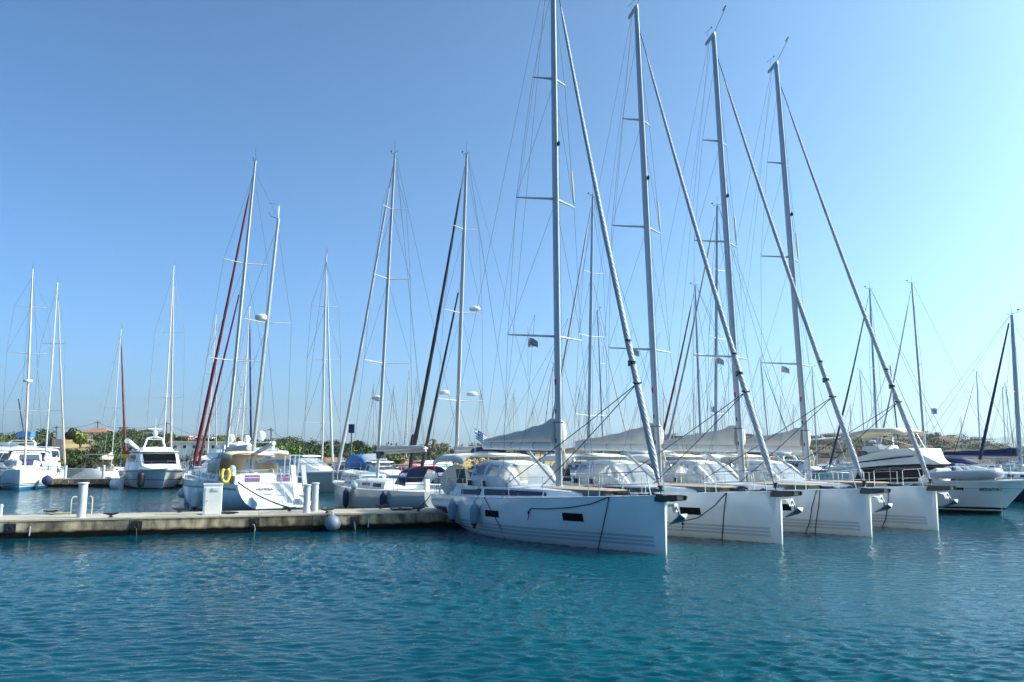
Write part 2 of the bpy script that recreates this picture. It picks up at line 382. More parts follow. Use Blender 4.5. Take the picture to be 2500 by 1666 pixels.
# ---------------------------------------------------------------- pontoons
PA = Vector((-16.9, 27.1, 0)); PB = Vector((-3.0, 31.62, 0)); PD = (PB - PA).normalized(); PN = Vector((-PD.y, PD.x, 0))
PH = .62; PW = 2.6
def pontoon(name, a, b, wdt, h, label, rz=None, depth=.35):
    d = (b - a); L_ = d.length; rz = atan2(d.y, d.x)
    r = empty(name, a, rz, label, 'pontoon')
    q = MB(); n = max(1, int(L_ / 5.2)); sg = L_ / n
    for i in range(n):
        x0 = i * sg + .012; x1 = (i + 1) * sg - .012
        q.box(((x0 + x1) / 2, wdt / 2, (h - .06 - depth) / 2), (x1 - x0, wdt, h - .06 + depth))
    q.build('concrete_body', 'concrete', r, 0)
    q = MB(); nn = int(L_ / 1.3)
    for i in range(nn):
        q.box(((i + .5) * L_ / nn, wdt / 2, h - .028), (L_ / nn - .012, wdt + .05, .06))
    q.build('deck_slabs', 'paving', r, 0)
    return r
S0 = PA - PD * 14; E0 = PB + PD * 1.6
main = pontoon('pontoon', S0, E0, PW, PH, 'long weathered concrete pontoon across the foreground with pale slab top and black algae band')
TURN = Vector((0.83, .557, 0)).normalized()
pontoon('pontoon', E0 + Vector((.1, .35, 0)), E0 + Vector((.1, .35, 0)) + TURN * 34, PW, PH, 'concrete pontoon behind the sterns of the four big striped white yachts')
def on_pont(px, py=None, off=0.0, z=PH):
    """point on the pontoon top whose picture column is px, off metres back from its front edge"""
    best = None
    for i in range(0, 4000):
        p = S0 + PD * (i * .01) + PN * off; p.z = z
        e = abs(proj(p)[0] - px)
        if best is None or e < best[0]: best = (e, p.copy())
    return best[1]
PRZ = atan2(PD.y, PD.x)
# rubber fender blocks with rings set in the wall
q0 = None
for k, (p1, lab, mm) in enumerate([(25, 'black square rubber pad in pontoon wall at far left', 0), (334, 'black pad with iron ring in pontoon wall, chain hanging below', 1), (621, 'black pad in pontoon wall left of the white buoy, short rope hanging', 2), (866, 'black pad in pontoon wall right of the white buoy, looped rope hanging', 2)]):
    p = on_pont(p1, z=.36)
    r = empty('mooring_pad', p, PRZ, lab, 'mooring pad', 'mooring pads in the pontoon wall')
    MB().box((0, -.012, 0), (.34, .05, .28)).build('pad', 'black', r, 0)
    q = MB(); q.tube([(.07 * cos(a), -.06, -.02 + .08 * sin(a)) for a in [i * pi / 8 for i in range(17)]], .012); q.build('ring', 'black', r)
    if mm:
        q = MB(); q.tube([(0, -.07, -.09), (.02, -.08, -.25), (0, -.08, -.5)] if mm == 1 else [(-.02, -.07, -.05), (.03, -.09, -.2), (.0, -.08, -.42)], .012 if mm == 2 else .01)
        if p1 == 866: q.tube([(0, -.07, -.05), (-.03, -.09, -.2), (.05, -.09, -.43)], .012)
        q.build('hanging_rope', 'rope_light' if mm == 2 else 'wire', r)
for p1, lab in [(75, 'white plastic drain pipe down the pontoon wall at the left'), (900, 'white drain pipe down the pontoon wall right of the looped rope')]:
    p = on_pont(p1, z=.40)
    q = MB(); q.tube([(0, -.03, .0), (0, -.04, -.30)], .02, 8); tag(q.build('drain_pipe', 'ribgrey', None, loc=p), lab, 'drain pipe', 'drain pipes'); 
# cleats
def cleat(p, rz, lab, s=1.0):
    r = empty('cleat', p, rz, lab, 'cleat', 'black cast cleats on the pontoon')
    q = MB(); q.lathe([(.09, 0), (.08, .02), (.045, .05), (.045, .12)], n=10); q.build('base', 'black', r)
    q = MB(); q.tube([(-.24, 0, .15), (-.16, 0, .135), (-.08, 0, .115), (0, 0, .11), (.08, 0, .115), (.16, 0, .135), (.24, 0, .15)], [.02, .03, .038, .042, .038, .03, .02], 8); q.build('horn', 'black', r)
for p1, off, lab in [(123, PW - .2, 'black cleat on far edge of pontoon left of the grey pedestal'), (271, .25, 'black cleat on near edge of pontoon right of the grey pedestal'), (438, PW - .3, 'black cleat on far edge left of the white locker'), (706, PW - .9, 'black cleat holding the line of the ketch stern'), (799, .3, 'black cleat on near edge above the white round buoy'), (930, PW - .35, 'black cleat on far edge of pontoon by the grey yacht'), (1022, .3, 'black cleat at the right end of the pontoon with dark rope turned on it')]:
    cleat(on_pont(p1, off=off), PRZ, lab)
def pedestal(p, h, r0, lab, cap=True, grp=None):
    r = empty('service_pedestal', p, PRZ, lab, 'pedestal', grp)
    MB().lathe([(r0, 0), (r0, h)], n=24).build('post', 'ped', r)
    if cap: MB().lathe([(r0 * 1.02, h), (r0 * 1.28, h + .01), (r0 * 1.32, h + .03), (r0 * 1.0, h + .055), (.01, h + .065)], n=24).build('cap', 'ped', r)
    MB().box((r0 * .9, -r0 * .4, h * .85), (.06, .05, .06)).build('socket', 'ped', r)
    return r
pedestal(on_pont(198, off=.55), 1.12, .142, 'tall round grey service pedestal standing alone on the left of the pontoon')
pedestal(on_pont(748, off=.7), .98, .125, 'round grey pedestal nearer the buoy, with dark line around it', grp='pair of pedestals')
pedestal(on_pont(768, off=1.5), 1.02, .125, 'second grey pedestal half hidden behind the other of the pair', grp='pair of pedestals')
pedestal(on_pont(1, off=1.9), .42, .05, 'short white post at the left edge on the pontoon', cap=False)
# locker box
p = on_pont(517, off=.45); r = empty('locker_box', p, PRZ, 'tall white metal utility locker standing on the pontoon before the ketch', 'locker')
MB().box((0, .25, .53), (.62, .5, 1.06)).build('cabinet', 'boxwhite', r, 0)
MB().box((0, .25, 1.075), (.66, .54, .035)).build('lid', 'boxwhite', r, 0)
MB().box((.02, -.006, .5), (.54, .02, .92)).build('door', 'boxwhite', r, 0)
MB().box((.1, -.03, .9), (.24, .03, .1)).build('label_holder', 'fenderwhite', r, 0)
MB().box((-.18, -.03, .5), (.04, .03, .03)).build('handle', 'steel', r, 0)
# ladder behind the pedestal
p = on_pont(198, off=PW - .05); r = empty('ladder', p, PRZ, 'metal swimming ladder with hooped cream rails behind the lone pedestal', 'ladder')
for s in (-1, 1):
    MB().tube([(s * .34, -.05, 0), (s * .34, -.05, .52), (s * .31, .0, .60), (s * .24, .06, .62), (s * .2, .1, .6)], .022, 8).build('rail', 'beige', r)
for z in (.15, .38):
    MB().tube([(-.33, -.05, z), (.33, -.05, z)], .015, 6).build('rung', 'steel', r)
# buoy and ropes
p = on_pont(812, off=-.32, z=.30); r = empty('mooring_buoy', p, 0, 'big round white buoy hanging against the pontoon wall', 'buoy')
MB().ball((0, 0, 0), .29, 24, 16).build('float', 'buoygrey', r)
MB().lathe([(.05, .26), (.05, .33), (.03, .36)], n=10).build('eye', 'fenderwhite', r)
c0 = on_pont(799, off=.3, z=PH + .1)
q = MB(); 
for k in range(3): q.tube(arc(c0 + Vector((.05 * k - .05, 0, 0)), p + Vector((.02 * k, 0, .33)), -.02, 6), .013)
tag(q.build('buoy_rope', 'rope_light'), 'pale rope tying the round white buoy to its cleat', 'rope')
def coil(p, sx, sy, n, m, lab, seed):
    random.seed(seed); q = MB(); pts = []
    for i in range(n * 14):
        a = i * 2 * pi / 14; k = .4 + .6 * random.random()
        pts.append((sx * cos(a) * (.6 + .4 * sin(i * .13)) + random.uniform(-.03, .03), sy * sin(a) * k, .02 + .05 * abs(sin(i * .37)) + .02 * (i / 14 / n)))
    q.tube(pts, .018, 5); tag(q.build('coiled_rope', m, None, loc=p), lab, 'rope')
coil(on_pont(552, off=.7), .42, .16, 7, 'rope', 'heap of black rope on the pontoon right of the white locker', 3)
coil(on_pont(983, off=.8), .5, .12, 7, 'rope', 'flaked black rope lying near the right end of the pontoon', 4)
coil(on_pont(140, off=PW - .3), .5, .1, 3, 'rope_light', 'thin pale rope lying by the far cleat left of the pedestal', 5)
MB_ = MB(); MB_.tube([on_pont(355, off=.35) + Vector((0, 0, .02)), on_pont(480, off=.30) + Vector((0, 0, .02))], .03, 6); tag(MB_.build('hose', 'rope_light'), 'long thin hose lying along the pontoon edge left of the locker', 'hose')
# ---------------------------------------------------------------- hulls
class Hull:
    def __init__(h, L, B, fb, tw=.72, rake=.1, srake=0.0, zk=-.5, zs=.25, flare=0.0, full=.55, bown=1.25):
        h.L, h.B, h.fb, h.tw, h.rake, h.srake, h.zk, h.zs, h.flare, h.full, h.bown = L, B, fb, tw, rake, srake, zk, zs, flare, full, bown
    def sheer(h, s):
        a, m, b = h.fb
        return a * (1 - s) * (1 - 2 * s) + m * 4 * s * (1 - s) + b * s * (2 * s - 1)
    def beam(h, s):
        if s < h.full: v = max(0.0, sin(pi / 2 * s / h.full)) ** .85
        else: v = lerp(1, h.tw, smooth((s - h.full) / (1 - h.full)) ** 1.1)
        return max(.045 * (1 if s < .02 else 1), h.B / 2 * v)
    def keel(h, s):
        if s > .6: return lerp(h.zk, h.zs, ((s - .6) / .4) ** 1.5)
        return h.zk
    def hw(h, s, z):
        zk, zs = h.keel(s), h.sheer(s); u = max(0, min(1, (z - zk) / (zs - zk)))
        t = smooth(s / .5); n = lerp(h.bown, 3.4, t); m = lerp(1.05, 2.0, t)
        w = (1 - (1 - u) ** n) ** (1 / m)
        if h.flare: w *= 1 - h.flare * (1 - u) * (1 - t * .6)
        return h.beam(s) * w
    def pt(h, s, z, side=1, out=0.0):
        zk, zs = h.keel(s), h.sheer(s); u = max(0, min(1, (z - zk) / (zs - zk)))
        uw = (z - zk) / (zs - zk)
        x = -s * h.L - h.rake * (1 - z / h.sheer(0)) * (1 - s) ** 3 - h.srake * (1 - uw) * s ** 6
        return Vector((x, side * (h.hw(s, z) + out), z))
    def mesh(h, ns=30, nz=12):
        rings = []
        for i in range(ns + 1):
            s = (i / ns) ** 1.35
            zk, zs = h.keel(s), h.sheer(s); row = []
            zz = [lerp(zk, zs, (k / nz) ** 1.35) for k in range(nz + 1)]
            row += [h.pt(s, z, 1) for z in reversed(zz)] + [h.pt(s, z, -1) for z in zz[1:]]
            rings.append(row)
        q = MB(); q.loft(rings, closed=False, caps=False)
        n = len(rings[0]); q.f.append(tuple(len(q.v) - n + j for j in range(n)))
        q.f.append(tuple(reversed(range(n)))); return q
    def deck(h, dz=-.03, inset=.03, ns=22, camber=.05):
        g = []
        for i in range(ns + 1):
            s = (i / ns) ** 1.2; z = h.sheer(s) + dz; b = max(.01, h.beam(s) - inset); x = h.pt(s, h.sheer(s)).x + (-.02 if i == 0 else .0)
            g.append([(x, b * k, z + camber * (1 - k * k)) for k in (-1, -.5, 0, .5, 1)])
        q = MB(); q.loft(g, closed=False, caps=False); return q
    def s_at(h, x): return max(0, min(1, -x / h.L))
    def edge(h, x, side=1, inset=.06, dz=0.0):
        s = h.s_at(x); return Vector((x, side * max(0.0, h.beam(s) - inset), h.sheer(s) + dz))
    def patch(h, s0, s1, z0, z1, side=1, out=.006, name='hull_window', m='blackglass', parent=None, n=6):
        g = [[h.pt(lerp(s0, s1, i / n), lerp(z0, z1, j / 2), side, out) for j in range(3)] for i in range(n + 1)]
        q = MB(); q.sheet(g, .02 if side > 0 else -.02); return q.build(name, m, parent)

def prism_side(poly, y, thick):
    """polygon of (x, z) extruded from y to y+thick"""
    return MB().plate([(x, y, z) for x, z in poly], (0, thick, 0))
def local(root, p):
    m = Matrix.Rotation(-root.rotation_euler.z, 3, 'Z'); return m @ (Vector(p) - Vector(root.location))
def world(root, p):
    return Matrix.Rotation(root.rotation_euler.z, 3, 'Z') @ Vector(p) + Vector(root.location)
def side_px(root, px, py, y):
    """local (x, z) where the ray of a picture point meets the boat's plane local y"""
    d = ray(px, py); rz = root.rotation_euler.z; R = Matrix.Rotation(-rz, 3, 'Z'); o = R @ (Vector((0, 0, CAMZ)) - Vector(root.location)); dl = R @ d
    t = (y - o.y) / dl.y; return (o.x + dl.x * t, o.z + dl.z * t)
def on_hull(root, h, px, py, side=1, out=.04):
    best = None
    for i in range(121):
        s = i / 120
        for j in range(-4, 31):
            z = h.sheer(s) * j / 30
            if z < h.keel(s): continue
            p = h.pt(s, z, side, out); a = proj(world(root, p)); e = (a[0] - px) ** 2 + (a[1] - py) ** 2
            if best is None or e < best[0]: best = (e, p)
    return best[1]

def arch_rings(stations, n=14, pw=.6):
    """stations: (x, halfwidth, z base, height) -> arched rings from +y base over to -y base"""
    rings = []
    for x, hw, zb, ht in stations:
        row = []
        for k in range(n + 1):
            a = pi * k / n; c, s_ = cos(a), sin(a)
            row.append((x, hw * (abs(c) ** pw) * (1 if c > 0 else -1), zb + ht * (abs(s_) ** pw)))
        rings.append(row)
    return rings
def canopy(parent, name, stations, m, wm=None, win=None, n=14, pw=.55, wname='clear_window', th=.012):
    rings = arch_rings(stations, n, pw)
    iswin = (lambda i, j: bool(wm) and win(i, j))
    q = MB(); q.loft(rings, closed=False, caps=False, skip=iswin); o = q.build(name, m, parent, 50)
    md = o.modifiers.new('thick', 'SOLIDIFY'); md.thickness = th
    if wm:
        cells = {(i, j) for i in range(len(rings) - 1) for j in range(n) if iswin(i, j)}
        while cells:
            comp = set(); todo = [cells.pop()]
            while todo:
                c = todo.pop(); comp.add(c)
                for d in ((1, 0), (-1, 0), (0, 1), (0, -1)):
                    e = (c[0] + d[0], c[1] + d[1])
                    if e in cells: cells.discard(e); todo.append(e)
            q = MB(); q.loft(rings, closed=False, caps=False, skip=lambda i, j: (i, j) not in comp)
            used = sorted({v for f in q.f for v in f}); mp = {v: k for k, v in enumerate(used)}; q.v = [q.v[v] for v in used]; q.f = [tuple(mp[v] for v in f) for f in q.f]
            q.build(wname, wm, o, 50)
    return o

def mast_pt(rg, z):
    """point on the mast axis at height z (local)"""
    b, t = rg['b'], rg['t']; k = (z - b.z) / (t.z - b.z); return b.lerp(t, k)
def wires(name, parent, pts, r=.008, m='wire'):
    MB().tube(pts, r, 4).build(name, m, parent, 60)

def rig(root, h, md, z0, zt, lean=(0, 0), spr=((.33, 1.35, .7), (.58, 1.1, .6), (.79, .65, .35)), mw=.15, mm='alu', furl=None, boom=None, bow_x=-.15,
        lod=0, backstay=True, frac=.95, fr=.075, wr=.008, vang=True, dome=None, extra_furl=None, topgear=True, red=False, fx=None, taper=.62):
    """mast, spreaders, standing rigging, furled headsail, boom"""
    rg = dict(b=Vector((-md, 0, z0)), t=Vector((-md + lean[0], lean[1], zt)))
    P = lambda z: mast_pt(rg, z)
    H = zt - z0
    q = MB(); ks = [0, .3, .6, .8, .9, 1]
    rings = []
    for k in ks:
        c = P(z0 + H * k); rr = mw * (1 if k < .65 else lerp(1, taper, (k - .65) / .35))
        rings.append([c + Vector((rr * .75 * cos(a), rr * .5 * sin(a), 0)) for a in [2 * pi * i / 10 for i in range(10)]])
    q.loft(rings); mast = q.build('mast', mm, root, 50)
    if lod < 2:
        for k in (.08, .13, .18): MB().box(P(z0 + H * k) + Vector((0, -mw * .45, 0)), (.05, .03, .14)).build('mast_vent', 'navyglass', mast, 0)
    if topgear:
        T = P(zt); q = MB()
        if lod == 0:
            q.add([], []); q.plate([T + Vector((-.5, -.03, -.25)), T + Vector((-.5, -.03, -.12)), T + Vector((-.05, -.03, .12)), T + Vector((.1, -.03, .12)), T + Vector((.1, -.03, -.12)), T + Vector((-.1, -.03, -.12))], (0, .06, 0))
            q.build('mast_crane', mm, mast, 0); q = MB()
            q.tube([T + Vector((.05, 0, .1)), T + Vector((.75, 0, .85))], .012, 5); q.tube([T + Vector((.62, 0, .85)), T + Vector((.82, 0, .98))], .03, 5)
            q.tube([T + Vector((-.55, 0, .35)), T + Vector((-.2, .1, .5))], .01, 4); q.ball(T + Vector((-.2, .1, .5)), .04, 6, 4); q.tube([T + Vector((-.35, 0, .1)), T + Vector((-.38, .05, .42))], .008, 4)
        else:
            q.tube([T, T + Vector((0, 0, .75))], .01, 4); q.tube([T + Vector((-.3, 0, .05)), T + Vector((.35, 0, .1)), T + Vector((.4, 0, .25))], .015, 4); q.box(T + Vector((.4, 0, .28)), (.16, .02, .08))
        q.build('wind_instruments', 'wire', mast, 0)
    tips = {1: [], -1: []}
    for fz, hw, aft in spr:
        z = z0 + H * fz; c = P(z)
        for sd_ in (1, -1):
            tip = c + Vector((-aft, sd_ * hw, .06)); r1 = .05 if lod == 0 else .035
            MB().tube([c, tip], [r1, r1 * .55], 6, flat=1.0).build('spreader', mm, mast, 60); tips[sd_].append(tip)
    for sd_ in (1, -1):
        ch = h.edge(-md - (.55 if spr and spr[0][2] > .3 else .1), sd_, .12)
        if spr:
            wires('shroud', root, [ch] + tips[sd_] + [P(z0 + H * frac)], wr)
            wires('shroud', root, [ch + Vector((.03, 0, 0)), P(z0 + H * spr[0][0] - .1)], wr)
            if len(tips[sd_]) > 1 and lod < 2: wires('shroud', root, [tips[sd_][0], P(z0 + H * spr[1][0] - .1)], wr)
            if len(tips[sd_]) > 2 and lod < 2: wires('shroud', root, [tips[sd_][1], P(z0 + H * spr[2][0] - .1)], wr)
        else: wires('shroud', root, [ch, P(z0 + H * .95)], wr)
    B0 = Vector((bow_x, 0, h.sheer(0) + .05))
    if furl:
        top = P(z0 + H * frac) + Vector((mw * .9, 0, 0)); n = 26; L_ = [B0.lerp(top, (i + .6) / (n + 1.4)) for i in range(n)]
        # sag of the stay
        pts = [p - Vector((0, 0, .0)) + Vector((-.12 * sin(pi * i / n), 0, 0)) for i, p in enumerate(L_)]
        rad = [fr * (1.25 - .75 * i / n) * (1 + .07 * sin(i * 2.3)) * (.5 if i == 0 else 1) * (.5 if i == n - 1 else 1) for i in range(n)]
        o = MB().tube(pts, rad, 10).build('furled_headsail', furl, root, 60)
        q = MB(); q.tube([B0, pts[0]], .02, 6); q.lathe([(.09, 0), (.1, .02), (.05, .05), (.05, .1), (.1, .13), (.09, .15)], c=B0 + Vector((0, 0, .06)), n=10); q.build('furling_drum', 'black', root)
        wires('forestay', root, [pts[-1], top], .02)
        if lod == 0:
            for i in range(2): MB().tube([pts[5 + i] + Vector((0, .0, 0)), pts[5 + i] + Vector((0, 0, .1))], rad[5] * 1.08, 8).build('sail_tie', 'black', o)
    else: wires('forestay', root, [B0, P(z0 + H * frac)], wr)
    if extra_furl:
        x1, f1, m1, r1 = extra_furl; a = Vector((x1, 0, h.sheer(0) + .15)); top = P(z0 + H * f1); n = 16
        pts = [a.lerp(top, (i + .3) / (n + 1)) for i in range(n)]
        MB().tube(pts, [r1 * (1.2 - .7 * i / n) * (1 + .07 * sin(i * 2.1)) for i in range(n)], 8).build('furled_staysail', m1, root, 60); wires('forestay', root, [a, top], wr)
    if backstay:
        for sd_ in (1, -1):
            e = h.pt(1, h.sheer(1), sd_); e.y *= .8
            wires('backstay', root, [P(zt) + Vector((-.25 if lod == 0 else -.1, 0, 0)), e + Vector((.1, 0, .05))], wr)
    if boom:
        bl, bz, cm, hm, ha = boom; bm_ = boom_mat = 'whitemast' if mm != 'alu' else 'alu'
        g = P(bz) + Vector((-mw * .8, 0, 0)); e = Vector((g.x - bl, 0, bz + .02 * bl))
        MB().tube([g, e], .15 if lod == 0 else .08, 10, flat=.6).build('boom', 'canvaswhite' if lod == 0 else bm_, root)
        rings = []; n = 14
        for i in range(n + 1):
            t = i / n; c = g.lerp(e, t) + Vector((0, 0, .145 if lod == 0 else .06)); ht = lerp(hm, ha, min(1, t * 1.05) ** .55) * (1 + .05 * sin(i * 1.9)) * (.55 if i == n else 1)
            if i == 0: ht *= .82
            wd = lerp(.2, .13, t) * (1 + .06 * sin(i * 2.7 + 1))
            rings.append([c + Vector((0, wd * a, ht * b_)) for a, b_ in ((.75, 0), (1, .18), (.95, .4), (.6, .72), (.18, .97), (0, 1), (-.18, .97), (-.6, .72), (-.95, .4), (-1, .18), (-.75, 0))])
        MB().loft(rings).build('sail_cover', cm, root, 50)
        if lod == 0:
            c = g + Vector((.32, 0, .45))
            MB().loft([[(g.x - .16 + dx * .85, .17 + yy * k * .7, bz + .48 + zz * k2 * .95) for yy, zz in ((-.2, -.42), (-.29, -.1), (-.27, .25), (-.14, .46), (.14, .46), (.27, .25), (.29, -.1), (.2, -.42), (.08, -.5), (-.08, -.5))] for dx, k, k2 in ((-.12, .9, 1.05), (.05, 1, 1.0), (.22, .95, .9), (.36, .75, .75), (.42, .45, .5))]).build('stack_pack_front', 'covergrey', root, 50)
            MB().tube([g + Vector((-1.9, 0, -.1)), P(z0 + .12) + Vector((-mw, 0, 0))], .055, 8).build('boom_vang', 'alu', root)
            MB().tube([g + Vector((-1.9, 0, -.16)), P(z0 + .1) + Vector((-mw, .03, 0))], .012, 5).build('vang_tackle', 'rope', root)
            MB().tube([P(z0 + 1.3) + Vector((mw, .06, 0)), P(z0 + .9) + Vector((mw + .12, .08, 0)), P(z0 + .6) + Vector((mw + .05, .06, 0)), P(z0 + 1.3) + Vector((mw, .0, 0))], .03, 6).build('halyard_coil', 'rope_light', root)
            for k in (0, 1): wires('halyard', root, [P(z0 + .1) + Vector((mw * .8, .08 - .16 * k, 0)), P(zt - 1) + Vector((mw * .7, .06 - .12 * k, 0))], .006, 'wire')
            for k in (.25, .55, .85): MB().tube([g.lerp(e, k) + Vector((0, .14 * cos(a), .02 + .13 * sin(a))) for a in [i * pi / 5 for i in range(11)]], .008, 4).build('boom_strap', 'black', root)
            for sd_ in (1, -1):
                for k in (.35, .8): wires('lazy_jack', root, [tips[sd_][0].lerp(P(z0 + H * .33), .55), g.lerp(e, k) + Vector((0, sd_ * .15, .25))], .005)
        wires('mainsheet', root, [e + Vector((.3, 0, -.05)), Vector((e.x + .2, 0, h.sheer(.8) + .35))], .012, 'rope')
        wires('topping_lift', root, [e, P(zt - .1) + Vector((-mw * .5, 0, 0))], .005)
    if dome:
        fz, side = dome; c = P(z0 + H * fz) + Vector((mw + .3, side * .1, 0))
        o = MB().box(c + Vector((-.2, 0, -.1)), (.5, .08, .05)).build('radar_bracket', mm, mast, 0)
        MB().lathe([(.05, -.08), (.28, -.07), (.31, 0), (.30, .08), (.2, .15), (.02, .17)], c=c, n=16).build('radar_dome', 'dome', mast)
    return rg

def rails(root, h, xs, ht=.6, pulpit=True, pushpit=True, lod=0, xa=None, r=.012):
    """stanchions, wires, pulpit and pushpit"""
    for sd_ in (1, -1):
        tops = []
        for x in xs:
            p = h.edge(x, sd_, .08); q = p + Vector((0, sd_ * .02, ht)); tops.append((p, q))
            MB().tube([p, q], r, 6).build('stanchion', 'steel', root)
        for k in (.52, 1.0):
            MB().tube([a.lerp(b, k) for a, b in tops], .005 if lod == 0 else .007, 4).build('lifeline', 'steel', root)
    if pulpit:
        x0 = -.25; a = h.edge(xs[0] + .35, 1, .08); b = h.edge(xs[0] + .35, -1, .08); q = MB()
        for sd_ in (1, -1):
            e = h.edge(xs[0] + .35, sd_, .08); f = h.edge(-.55, sd_, .08); z = Vector((0, 0, ht + .05))
            q.tube([e, e + z * .93, e + z + Vector((.08, 0, 0)), f + z + Vector((.0, sd_ * .05, 0)), f + z * .92 + Vector((.08, sd_ * .04, 0)), f + Vector((.22, 0, 0))], r * 1.15, 6)
            q.tube([e.lerp(e + z, .5), f.lerp(f + z, .5) + Vector((.15, 0, 0))], r * .9, 6)
        q.build('pulpit', 'steel', root)
    if pushpit:
        xe = -h.L + .12; q = MB()
        for sd_ in (1, -1):
            e = h.edge(xs[-1] - .3, sd_, .08); f = h.edge(xe, sd_, .12); g = Vector((xe, sd_ * .45, h.sheer(1))); z = Vector((0, 0, ht))
            q.tube([e, e + z, f + z, g + z, g], r * 1.15, 6); q.tube([e + z * .5, f + z * .5, g + z * .5], r, 6); q.tube([f, f + z], r, 6)
        q.build('pushpit', 'steel', root)

def fender(p, top, m, lab, grp, r=.15, L_=.75, ball=False):
    """hanging fender: top centre at p (world), lanyard to top (world)"""
    o = empty('fender', p, 0, lab, 'fender', grp)
    if ball: prof = [(.03, .02), (.05, -.04)] + [(r * sin(pi * k / 8), -.05 - r + r * cos(pi * k / 8)) for k in range(1, 8)] + [(.02, -.06 - 2 * r)]
    else: prof = [(.03, .05), (.04, -.02), (r * .6, -.07), (r * .95, -.16), (r, -.26), (r, -L_ + .2), (r * .92, -L_ + .1), (r * .6, -L_), (.05, -L_ - .05), (.04, -L_ - .12)]
    MB().lathe(prof, n=16).build('bladder', m, o, 60)
    MB().tube([Vector((0, 0, .03)), Vector(top) - Vector(p)], .008, 5).build('lanyard', 'rope', o)
    if not ball: MB().lathe([(r * .94, -L_ + .12), (r * .62, -L_ - .002), (.05, -L_ - .06), (.042, -L_ - .13)], n=16).build('end_cap', 'rope', o, 60)
    return o
